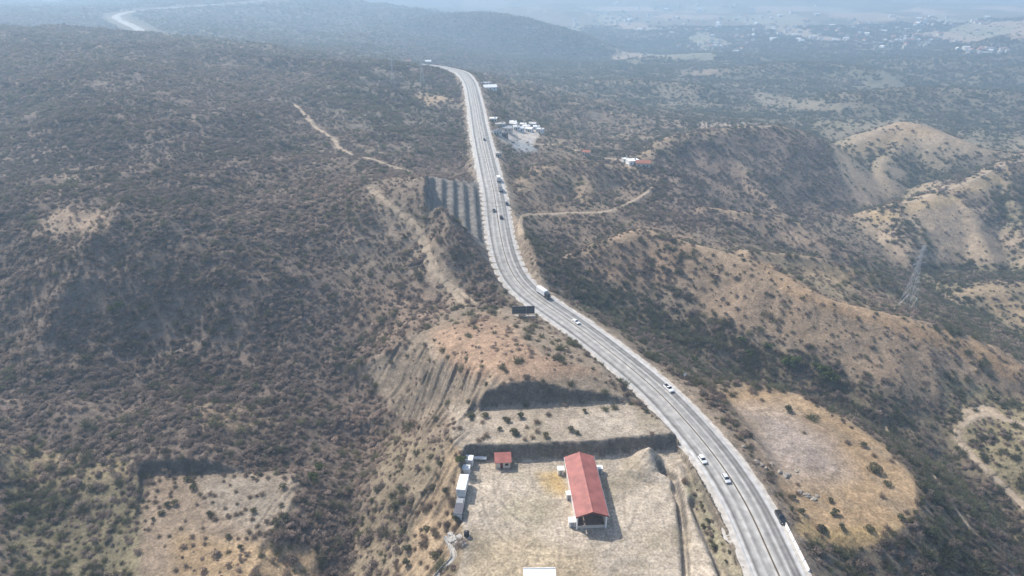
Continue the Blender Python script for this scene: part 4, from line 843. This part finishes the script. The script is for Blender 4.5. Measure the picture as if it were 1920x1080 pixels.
def car(u, v, lane, toward, label, col, kind='hatchback', cat='car'):
    p, h = road_spot(u, v, lane); t = thing(kind, label, cat, p, h + (math.pi if toward else 0))
    L, W = {'hatchback': (4.0, 1.72), 'sedan': (4.6, 1.78), 'pickup': (5.3, 1.9), 'van': (5.0, 1.9), 'suv': (4.7, 1.85)}[kind]; a = L / 2; w = W / 2; m = paint(col)
    tall = {'hatchback': 1.5, 'sedan': 1.45, 'pickup': 1.8, 'van': 2.0, 'suv': 1.75}[kind]; belt = .55 * tall + .12
    pr = [(-a, .35), (-a + .05, .3), (a - .1, .28), (a, .42), (a - .02, .62), (a - .25, belt - .14), (a * .42, belt), (-a + .12, belt), (-a, belt - .15)]
    def ring(y, k): return [(x * (1 if k == 1 else .985), y, z if k == 1 else (z - .04 if z > .6 else z + .04)) for x, z in pr]
    MB().loft([ring(w, .9), ring(w - .09, 1), ring(-w + .09, 1), ring(-w, .9)]).build('body', m, t)
    gx0, gx1, tx0, tx1 = {'hatchback': (-a + .1, a * .45, -a + .4, a * .08), 'sedan': (-a * .62, a * .42, -a * .38, a * .05), 'pickup': (-a * .12, a * .45, -a * .02, a * .18), 'van': (-a + .06, a * .72, -a + .15, a * .42), 'suv': (-a + .08, a * .42, -a + .25, a * .12)}[kind]
    g = MB().loft([[(gx0, -w + .07, belt), (gx1, -w + .07, belt), (gx1, w - .07, belt), (gx0, w - .07, belt)], [(tx0, -w + .2, tall - .06), (tx1, -w + .2, tall - .06), (tx1, w - .2, tall - .06), (tx0, w - .2, tall - .06)]]).build('greenhouse', M['glass'], t)
    MB().loft([[(tx0 - .02, -w + .18, tall - .058), (tx1 + .02, -w + .18, tall - .058), (tx1 + .02, w - .18, tall - .058), (tx0 - .02, w - .18, tall - .058)], [(tx0 + .08, -w + .28, tall), (tx1 - .08, -w + .28, tall), (tx1 - .08, w - .28, tall), (tx0 + .08, w - .28, tall)]]).build('roof', m, t)
    for s in (-1, 1):
        for q, xx in ((tx0, gx0), (tx1, gx1)): MB().bar((xx, s * (w - .065), belt), (q, s * (w - .19), tall - .06), .05).build('pillar', m, g)
        MB().box(a - .14, a - .03, s * (w - .42) - .16, s * (w - .42) + .16, .62, .78).build('headlight', M['lens'], t); MB().box(-a - .015, -a + .05, s * (w - .28) - .12, s * (w - .28) + .12, belt - .42, belt - .22).build('tail_light', M['redlens'], t)
        MB().box(gx1 - .25, gx1 - .1, s * (w + .07) - .08, s * (w + .07) + .08, belt + .02, belt + .16).build('mirror', m, t)
    MB().box(a - .06, a + .05, -w + .12, w - .12, .3, .48).build('bumper', M['darkgrey'], t)
    if kind == 'pickup':
        MB().box(-a + .12, -a * .16, -w + .16, w - .16, belt + .002, belt + .02).build('cargo_bed', M['black'], t)
        for s in (-1, 1): MB().box(-a + .05, -a * .16, s * (w - .1) - .06, s * (w - .1) + .06, belt + .002, belt + .14).build('bed_rail', m, t)
        MB().box(-a + .02, -a + .1, -w + .17, w - .17, belt + .002, belt + .14).build('tailgate', m, t)
    wheels(t, (-a * .6, a * .62), w - .02, .34 if kind != 'pickup' else .4); t.scale = (.88, .88, .88)
    return t
car(1312, 862, -4.7, True, 'white hatchback with dark windows in the outer lane beside the spoil heap', (.78,.78,.78), 'hatchback')
car(1356, 908, -1.6, True, 'silver white hatchback in the inner lane just past the spoil heap', (.62,.63,.64), 'hatchback')
car(1251, 735, 4.3, True, 'white pickup truck driving beside the start of the tan field', (.80,.80,.79), 'pickup', 'pickup')
car(1086, 607, 1.6, True, 'small white car on the road below the two-panel billboard', (.75,.75,.75), 'sedan')
car(949, 384, 6.3, False, 'dark grey car at the road edge beside the benched cutting', (.05,.05,.055), 'suv')
car(931, 394, -1.6, True, 'black car alone in the inner lane beside the benched cutting', (.02,.02,.025), 'sedan')
car(942, 410, 1.8, False, 'dark maroon car just below the black car near the road bend', (.07,.03,.03), 'suv')
car(911, 263, 1.7, False, 'dark car on the far road beside the pale roadside yard', (.04,.04,.05), 'suv')
car(1457, 972, 7.4, True, 'black pickup parked on the gravel shoulder by the barriers', (.02,.022,.028), 'pickup', 'pickup')
def lorry(u, v, lane, toward, label, box_l, col_box, col_cab, name='box_truck', semi=False):
    p, h = road_spot(u, v, lane); t = thing(name, label, 'truck', p, h + (math.pi if toward else 0)); f = box_l / 2
    MB().box(-f - .1, f + 2.2, -.45, .45, .6, .98).build('chassis', M['darkgrey'], t)
    b = MB().box(-f, f, -1.27, 1.27, 1.0, 3.7).build('cargo_box', paint(col_box), t, False, .05)
    for s in (-1, 1): MB().box(-f - .04, -f - .004, s * .62 - .58, s * .62 + .58, 1.1, 3.55).build('rear_door', M['offwhite'], b)
    c0 = f + .35; cab = MB().loft([[(c0, -1.2, .75), (c0 + 2.1, -1.2, .6), (c0 + 2.1, 1.2, .6), (c0, 1.2, .75)], [(c0, -1.22, 1.7), (c0 + 2.2, -1.22, 1.7), (c0 + 2.2, 1.22, 1.7), (c0, 1.22, 1.7)], [(c0, -1.12, 2.9), (c0 + 1.75, -1.1, 2.8), (c0 + 1.75, 1.1, 2.8), (c0, 1.12, 2.9)]]).build('cab', paint(col_cab), t)
    MB().add([(c0 + 2.16, -1.02, 1.78), (c0 + 2.16, 1.02, 1.78), (c0 + 1.84, .98, 2.68), (c0 + 1.84, -.98, 2.68)], [(0, 1, 2, 3)]).build('windscreen', M['glass'], cab)
    for s in (-1, 1):
        MB().box(c0 + .5, c0 + 1.5, s * 1.205 - .03, s * 1.205 + .03, 1.8, 2.5).build('side_window', M['glass'], cab); MB().box(c0 + 2.05, c0 + 2.2, s * .85 - .18, s * .85 + .18, .85, 1.05).build('headlight', M['lens'], t)
        MB().box(c0 + 1.7, c0 + 1.8, s * 1.45 - .1, s * 1.45 + .1, 1.9, 2.5).build('mirror', M['black'], t)
    MB().box(c0 + 2.1, c0 + 2.28, -1.15, 1.15, .4, .75).build('bumper', M['darkgrey'], t)
    wheels(t, ([-f + .9, -f + 2.1, f - .4, f + .85, c0 + 1.5] if semi else [-f + 1.2, c0 + 1.3]), 1.22, .5, .32); t.scale = (.85, .85, .85)
lorry(1013, 551, 4.2, True, 'long white semi truck with dark cab rounding the road bend', 7.4, (.80,.80,.80), (.04,.045,.05), 'semi_truck', True)
lorry(935, 338, 4.4, False, 'tall white box truck climbing beside the benched cutting', 5.5, (.82,.82,.82), (.10,.10,.11))
lorry(932, 357, 4.0, False, 'brown canvas sided truck right behind the white box truck', 4.6, (.16,.13,.10), (.5,.5,.48))
# concrete barriers along the outer edge
pb, hb = road_spot(1462, 990, 8.1); i0 = int(((ROAD[:, 0] - pb[0]) ** 2 + (ROAD[:, 1] - pb[1]) ** 2).argmin())
bm_ = MB().prism([(-.30, 0), (.30, 0), (.30, .12), (.14, .35), (.09, .85), (-.09, .85), (-.14, .35), (-.30, .12)], -1.45, 1.45).mesh('barrier_segment', M['white'])
cap_ = MB().box(-1.3, 1.3, -.03, .03, .852, .88).mesh('reflector_strip', M['amber'])
for kk in range(5):
    i = i0 - kk; C = ROAD[i]; t = thing('road_barrier', 'white concrete barrier in the row along the outer road edge', 'barrier', (C[0] + RSIDE[i, 0] * 8.0, C[1] + RSIDE[i, 1] * 8.0, C[2] - .1), math.atan2(TAN[i, 1], TAN[i, 0]), 'barriers along the outer road edge')
    link(bpy.data.objects.new('barrier_segment', bm_), t); link(bpy.data.objects.new('reflector_strip', cap_), t)
# billboard at the bend, seen from its unlit back
def billboard():
    x, y, z = hit(981, 594); t = thing('billboard', 'dark two-panel billboard on posts at the inside of the road bend', 'billboard', (x, y, z), R(3))
    MB().box(-5, 5, -.6, .6, -.6, .45).build('concrete_plinth', M['concrete'], t)
    for s, w in ((-1.7, 2.9), (3.0, 1.65)):
        p = MB().box(s - w, s + w, -.12, .12, 1.5, 4.9).build('panel', M['darkgrey'], t)
        for k in range(3): MB().box(s - w, s + w, -.2, -.123, 1.7 + 1.3 * k, 1.85 + 1.3 * k).build('rail', M['black'], p)
        MB().box(s - w - .06, s - w - .004, -.14, .14, 1.45, 4.95).build('frame', M['steel'], p); MB().box(s + w + .004, s + w + .06, -.14, .14, 1.45, 4.95).build('frame', M['steel'], p)
    for xx in (-4.2, -1.7, .9, 2.0, 4.2): MB().cyl((xx, .22, -.3), (xx, .22, 4.6), .11, n=8).build('post', M['steel'], t)
billboard()
def small_sign():
    x, y, z = hit(1283, 712); t = thing('road_sign', 'small white sign on a post above the road verge', 'sign', (x, y, z), R(20))
    MB().cyl((0, 0, -.4), (0, 0, 2.6), .06, n=8).build('post', M['steel'], t); MB().box(-.6, .6, -.1, -.062, 1.7, 2.9).build('plate', M['white'], t, False, .03)
small_sign()

# ------------------------------------------------------------------ rocks dumped between road and field
def boulder_mesh(seed):
    import bmesh
    bm = bmesh.new(); bmesh.ops.create_icosphere(bm, subdivisions=3, radius=1); r = np.random.default_rng(seed); o = r.random(2) * 50
    for v_ in bm.verts:
        c = v_.co; d = 1 + .35 * float(vnoise(np.array([c.x * 1.3 + o[0] + c.z]), np.array([c.y * 1.3 + o[1] - c.z]), seed)[0]) + .12 * float(vnoise(np.array([c.x * 4 + c.z * 3]), np.array([c.y * 4 + o[1]]), seed + 1)[0]); v_.co = c * d; v_.co.z *= .65
    me = bpy.data.meshes.new('boulder'); bm.to_mesh(me); bm.free(); me.materials.append(M['rock']); return me
M['rock'] = mat('pale_rock', (.30,.265,.225), .95, .15, 0, .25, 1.5, .08)
BM = [boulder_mesh(s) for s in (1, 2, 3, 4)]
for i, (u, v, s) in enumerate([(1419, 868, 1.3), (1427, 872, 1.0), (1436, 878, .8), (1462, 885, 1.2), (1470, 892, 1.5), (1478, 890, .9), (1500, 923, 1.1), (1514, 930, 1.6), (1524, 936, 1.2), (1532, 930, .8), (1395, 838, .9), (1448, 870, .8), (1493, 884, .8)]):
    x, y, z = hit(u, v); o = link(bpy.data.objects.new('boulder', BM[i % 4])); s *= .8; o.location = (x, y, z + .12 * s); o.scale = (s, s * .85, s * (.6 + .1 * (i % 4))); o.rotation_euler = (0, 0, i * 1.3); tag(o, 'pale dumped boulder between the highway and the tan field', 'boulder', 'boulders dumped beside the highway')

# ------------------------------------------------------------------ houses
def house(u, v, w, d, h, label, wallm, roofm, rz, gable=True, group=None, dy=0):
    x, y, z = hit(u, v); z = min(z, float(ground(x, y)))
    t = thing('house', label, 'house', (x, y + dy, z), rz, group); w /= 2; d /= 2
    MB().box(-w, w, -d, d, -1.5, h).build('wall', M[wallm], t)
    if gable:
        r = MB().prism([(-d - .4, h - .15), (0, h + d * .45), (d + .4, h - .15), (d + .4, h + .02), (0, h + d * .45 + .18), (-d - .4, h + .02)], -w - .4, w + .4).build('roof', M[roofm], t)
        MB().prism([(-d + .05, h + .002), (d - .05, h + .002), (0, h + d * .45 - .06)], -w + .02, w - .02).build('gable', M[wallm], t)
    else:
        r = MB().box(-w - .2, w + .2, -d - .2, d + .2, h + .003, h + .2).build('roof', M[roofm], t); MB().box(w * .3, w * .3 + 1, -.5, .5, h + .203, h + 1.1).build('roof_tank', M['grey'], r)
    dr = MB().box(-.5, .5, -d - .05, -d - .004, 0, 2.1).build('door', M['wood'], t); MB().box(.33, .4, -d - .1, -d - .053, 1, 1.1).build('handle', M['steel'], dr)
    for s in (-.62, .62): win(t, s * w - .5, s * w + .5, -d - .04, -d - .004, 1.0, 2.0)
    win(t, w + .004, w + .04, -.5, .5, 1.0, 2.0)
    return t
house(1186, 308, 9, 7, 3.4, 'bright white house at the end of the pale lane', 'white', 'white', R(15), False)
house(1205, 312, 11, 7, 3.2, 'house with faded red tile roof beside the bright white house', 'cream', 'tile', R(-4))
house(1172, 303, 5, 4, 2.6, 'small pale shed on the lane side of the bright white house', 'offwhite', 'offwhite', R(20), False)
for i, (u, v, w, d, g, wm, rm, lb) in enumerate([
 (938,238,8,6,0,'offwhite','concrete','flat roofed grey house between highway and the row of white houses'),
 (950,246,9,6,1,'cream','grey','grey sheet roofed building at the back of the pale yard'),
 (931,252,7,5,0,'offwhite','darkgrey','dark roofed house against the highway by the pale yard'),
 (944,256,6,5,0,'darkgrey','darkgrey','low dark shed at the highway corner of the pale yard'),
 (925,228,6,5,0,'offwhite','white','small white house right beside the highway before the far bend'),
 (918,168,14,9,1,'white','white','white gabled building beside the highway crest'),
 (911,160,9,7,0,'offwhite','grey','grey flat building behind the white gabled building'),
 (935,294,4,3.5,0,'cream','concrete','tiny roadside kiosk below the pale yard'),
 (1100,291,6,5,1,'cream','tile','dark brick hut halfway along the pale lane'),
 (801,118,14,8,1,'white','white','bright white building alone on the wooded ridge crest'),
 (765,118,9,7,1,'cream','tile','tan house on the wooded ridge between the two pylons'),
 (962,234,6,5,0,'offwhite','white','white hut standing apart among trees behind the yard')]):
    house(u, v, w, d, 3.0, lb, wm, rm, R(random.uniform(-25, 25)), bool(g))
for i in range(9):
    u = 962 + i * 6.2 + random.uniform(-1, 1); v = 238 + (i % 3) * 4.5 + random.uniform(-1.5, 1.5)
    house(u, v, random.uniform(5, 7.5), random.uniform(4, 5), 3.0, 'small white house in the cluster behind the pale roadside yard', 'white', random.choice(['white', 'offwhite']), R(random.uniform(-30, 30)), random.random() < .4, 'small white houses behind the pale yard')
# the town across the valley: small plain blocks under pitched or flat roofs
def town_mesh(k):
    w, d, h = [(9, 7, 4), (12, 8, 4.5), (8, 8, 7), (14, 9, 5)][k % 4]; b = MB().box(-w / 2, w / 2, -d / 2, d / 2, -4, h)
    if k % 2: b.prism([(-d / 2 - .4, h + .004), (d / 2 + .4, h + .004), (0, h + 2.2)], -w / 2 - .4, w / 2 + .4)
    else: b.box(-w / 2 - .2, w / 2 + .2, -d / 2 - .2, d / 2 + .2, h + .004, h + .5)
    for s in (-.3, .3): b.box(s * w - .6, s * w + .6, -d / 2 - .08, -d / 2 - .01, 1, 2.4)
    me = b.mesh('town_house', M['offwhite' if k < 4 else ('concrete' if k < 6 else 'cream')]); me.materials.append(M['tile']); me.materials.append(M['concrete']); me.materials.append(M['glass'])
    for j, p in enumerate(me.polygons):
        if j >= 6: p.material_index = (1 if k % 3 == 1 else 0) if (k % 2) else 2
        if j >= len(me.polygons) - 12: p.material_index = 3
    return me
TM_ = [town_mesh(k) for k in range(8)]
nt = 0; tries = 0
while nt < 290 and tries < 4000:
    tries += 1; c = random.choice([(1280,48,70,22),(1400,50,120,25),(1500,60,120,20),(1620,55,130,22),(1750,45,90,18),(1700,80,80,12),(1350,85,80,10),(1850,95,50,8),(1150,40,60,12),(1250,20,200,10)]); u = random.gauss(c[0], c[2] * .6); v = random.gauss(c[1], c[3] * .6)
    if not (1030 < u < 1915 and 6 < v < 110): continue
    x, y, z = hit(u, v)
    if y < 1200 or z > 15: continue
    tk = random.randrange(8); o = link(bpy.data.objects.new('town_house', TM_[tk])); o.location = (x, y, z); s = 1.05 + .4 * max(0, y / 1800 - 1); o.scale = (s, s, s); o.rotation_euler = (0, 0, random.random() * 6.28)
    tl = ('off-white' if tk < 4 else ('grey' if tk < 6 else 'cream')) + ' ' + ('flat roofed' if tk % 2 == 0 else ('terracotta roofed' if tk % 3 == 1 else 'pale gable roofed')) + (' two-storey' if tk % 4 == 2 else ''); tag(o, 'tiny ' + tl + ' house of the hazy town across the valley', 'house', tl + ' houses of the far town'); nt += 1

# ------------------------------------------------------------------ pylons
def pylon(u, v, hgt, label, group=None):
    x, y, z = hit(u, v); t = thing('power_pylon', label, 'pylon', (x, y, z), R(25), group); s = hgt / 38; b0, b1 = 3.6 * s, .6 * s; wv = .13 * s ** .5 + .01
    lv = [0, .18, .34, .48, .6, .7, .79, .87, .94, 1]; hw = lambda q: b0 + (b1 - b0) * min(1, q / .72) ** .85 if q < .72 else b1
    for sx_, sy_ in ((-1, -1), (1, -1), (1, 1), (-1, 1)):
        b = MB()
        for q0, q1 in zip(lv[:-1], lv[1:]): b.bar((sx_ * hw(q0), sy_ * hw(q0), q0 * hgt - (.5 if q0 == 0 else 0)), (sx_ * hw(q1), sy_ * hw(q1), q1 * hgt), wv)
        b.build('leg', M['steel'], t)
    cs = [(-1, -1), (1, -1), (1, 1), (-1, 1)]
    for q0, q1 in zip(lv[:-1], lv[1:]):
        b = MB()
        for k in range(4):
            a, c = cs[k], cs[(k + 1) % 4]; h0, h1 = hw(q0), hw(q1)
            b.bar((a[0] * h0, a[1] * h0, q0 * hgt), (c[0] * h1, c[1] * h1, q1 * hgt), wv * .55); b.bar((c[0] * h0, c[1] * h0, q0 * hgt), (a[0] * h1, a[1] * h1, q1 * hgt), wv * .55); b.bar((a[0] * h1, a[1] * h1, q1 * hgt), (c[0] * h1, c[1] * h1, q1 * hgt), wv * .55)
        b.build('lattice_panel', M['steel'], t)
    for q, ln in ((.72, 5.2), (.82, 4.4), (.92, 3.6)):
        b = MB(); zz = q * hgt; ln *= s
        for sg in (-1, 1):
            for yy in (-b1, b1): b.bar((0, yy, zz), (sg * ln, 0, zz), wv * .7); b.bar((0, yy, zz + 1.4 * s), (sg * ln, 0, zz), wv * .55)
        ca = b.build('crossarm', M['steel'], t)
        for sg in (-1, 1): MB().cyl((sg * ln, 0, zz), (sg * ln, 0, zz - 1.5 * s), .14 * s, n=6).build('insulator', M['grey'], ca)
pylon(1700, 578, 38, 'tall grey lattice pylon rising from the crest of the tan spur')
pylon(737, 158, 26, 'grey lattice pylon beside the tan ridge house')
pylon(792, 158, 26, 'grey lattice pylon below the bright white ridge building')
pylon(168, 58, 32, 'lone lattice pylon on the hill crest beside the far road')

# ------------------------------------------------------------------ single trees and shrubs on open ground
def rand_mat(name, c0, c1):
    m = bpy.data.materials.new(name); m.use_nodes = True; n = m.node_tree.nodes; l = m.node_tree.links; b = n['Principled BSDF']; b.inputs['Roughness'].default_value = .9; b.inputs['Specular IOR Level'].default_value = .1
    oi = n.new('ShaderNodeObjectInfo'); mx = n.new('ShaderNodeMix'); mx.data_type = 'RGBA'; mx.inputs['A'].default_value = c0 + (1,); mx.inputs['B'].default_value = c1 + (1,); l.new(oi.outputs['Random'], mx.inputs['Factor'])
    tc = n.new('ShaderNodeTexCoord'); nt = n.new('ShaderNodeTexNoise'); nt.inputs['Scale'].default_value = 3; l.new(tc.outputs['Object'], nt.inputs['Vector']); mr = n.new('ShaderNodeMapRange'); mr.inputs[3].default_value = .6; mr.inputs[4].default_value = 1.4; l.new(nt.outputs['Fac'], mr.inputs[0])
    vs = n.new('ShaderNodeVectorMath'); vs.operation = 'SCALE'; l.new(mx.outputs['Result'], vs.inputs[0]); l.new(mr.outputs[0], vs.inputs['Scale']); l.new(vs.outputs[0], b.inputs['Base Color']); translucent(m, vs.outputs[0]); return m
M['leaf'] = rand_mat('dull_green_leaves', (.095,.10,.06), (.16,.145,.085)); M['twig'] = rand_mat('dry_twigs', (.20,.16,.13), (.30,.23,.175)); M['bark'] = mat('grey_bark', (.14,.11,.09), .95, .1, 0, .2, 3); M['fresh'] = rand_mat('fresh_green_leaves', (.085,.115,.035), (.12,.14,.045))
def trunk_mesh(rg):
    b = MB(); b.cyl((0, 0, -.12), (.03, .02, .32), .06, .04, 6)
    for i in range(5):
        a = i * 1.26 + rg.random(); r = .3 + .2 * rg.random(); b.cyl((.03, .02, .28), (r * math.cos(a), r * math.sin(a), .5 + .25 * rg.random()), .03, .012, 5)
    return b.mesh('trunk', M['bark'])
PG = [(trunk_mesh(rg), green_mesh('crown', rg, 260, .10, 6, M['leaf'])) for i in range(4)]
PF = [(trunk_mesh(rg), green_mesh('crown', rg, 300, .10, 6, M['fresh'])) for i in range(2)]
PD = [(trunk_mesh(rg), dry_mesh('crown', rg, 150, M['twig'], 90)) for i in range(4)]
PLACES = [('on the orange knoll above the cut banks', [(690,690),(760,630),(850,570),(960,580),(1060,630),(1170,710),(1180,760),(920,770),(760,790),(720,760)]),
 ('on the terrace between the two cut banks', [(845,760),(1180,750),(1268,812),(1262,850),(880,870),(835,820)]),
 ('on the tan field beside the highway', [(1340,740),(1400,718),(1500,738),(1580,778),(1660,832),(1715,892),(1718,950),(1690,1000),(1560,1040),(1480,1000),(1430,880),(1370,790)]),
 ('on the tan spur below the tall pylon', [(1090,470),(1190,420),(1410,460),(1560,550),(1700,585),(1960,680),(1960,800),(1800,760),(1620,715),(1480,660),(1350,630),(1110,540)]),
 ('on the round bare hills beyond the spur', [(1500,220),(1960,210),(1960,520),(1700,510),(1590,440)]),
 ('in the cleared terrace cut into the wooded hill', [(240,860),(600,860),(620,1100),(220,1100)]),
 ('on the earth fill beside the row of trailers', [(690,800),(870,800),(880,1100),(660,1100)]),
 ('in the dirt yard around the red shed', [(870,855),(1270,840),(1420,1100),(860,1100)])]
ou, ov = proj(sx, sy, ground(sx, sy)); vis = (ou > -20) & (ou < 1940) & (ov > 60) & (ov < 1095)
openm = keep & (cov < .3) & vis
ids = np.nonzero(openm)[0]; appar = 1 / (sy[ids] ** 1.0); ids = ids[np.argsort(-appar)][:285]
single = np.zeros(N, bool); single[ids] = True
def plant(kind, x, y, s, where, hs=1.0):
    P, nm, look, cat = {'g': (PG, 'leafy_shrub', 'dull green leafy shrub', 'shrub'), 'd': (PD, 'bare_shrub', 'leafless brown shrub', 'shrub'), 'f': (PF, 'green_tree', 'fresh green leafy tree', 'tree')}[kind]
    tr, cr_ = random.choice(P); look = ('low ' if s < .95 else ('mid-sized ' if s < 1.35 else 'broad ')) + look; t = thing(nm, look + ' growing ' + where, cat, (x, y, float(ground(x, y))), random.random() * 6.28, nm.replace('_', ' ') + 's ' + where)
    for me_, n_ in ((tr, 'trunk'), (cr_, 'crown')):
        o = link(bpy.data.objects.new(n_, me_), t); o.scale = (s, s, s * hs)
for i in ids:
    w = next((nm for nm, P in PLACES if poly_sd(np.array([ou[i]]), np.array([ov[i]]), P)[0] < 0), 'on open ground at the edge of the woods')
    plant('g' if isg[i] else 'd', sx[i], sy[i], float(szf(sx[i:i+1], sy[i:i+1], isg[i:i+1])[0]) * random.uniform(.75, 1.3), w, random.uniform(.75, 1.05))
for u, v, s in [(1478,690,4.4),(1490,682,3.6),(1545,708,4.6),(1560,716,3.8),(1440,655,2.8),(1405,668,2.6),(1530,690,2.6),(1390,640,2.4),(1300,680,2.4)]:
    x, y, z = hit(u, v); plant('f', x, y, s, 'in the ravine beyond the highway')
x, y, z = hit(1640, 885); plant('g', x, y, 2.6, 'on the tan field beside the highway'); x, y, z = hit(1478, 772); plant('g', x, y, 2.0, 'on the tan field beside the highway')
for u, v in [(600,880),(588,900),(212,585),(225,578),(865,868)]:
    x, y, z = hit(u, v); plant('f', x, y, 2.2, 'among the leafless woods west of the yard')

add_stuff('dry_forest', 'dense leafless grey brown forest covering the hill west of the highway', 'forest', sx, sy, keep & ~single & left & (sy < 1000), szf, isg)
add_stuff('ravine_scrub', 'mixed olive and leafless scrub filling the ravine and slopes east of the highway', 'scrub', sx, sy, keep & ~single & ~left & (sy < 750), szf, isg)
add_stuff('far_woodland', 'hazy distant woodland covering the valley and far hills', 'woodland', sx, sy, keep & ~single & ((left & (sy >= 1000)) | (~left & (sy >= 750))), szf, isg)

# ------------------------------------------------------------------ haze
HB = MB().box(-21000, 21000, -400, 14600, -160, 165)
hm = bpy.data.materials.new('haze'); hm.use_nodes = True; hn = hm.node_tree.nodes; hn.remove(hn['Principled BSDF'])
pv = hn.new('ShaderNodeVolumePrincipled'); pv.inputs['Density'].default_value = HAZE_DENSITY; pv.inputs['Color'].default_value = (.55, .77, 1, 1); pv.inputs['Anisotropy'].default_value = .3
hm.node_tree.links.new(pv.outputs[0], hn['Material Output'].inputs['Volume'])
tag(HB.build('haze', hm), 'thin pale blue haze filling the valley air', 'haze', None, 'stuff')
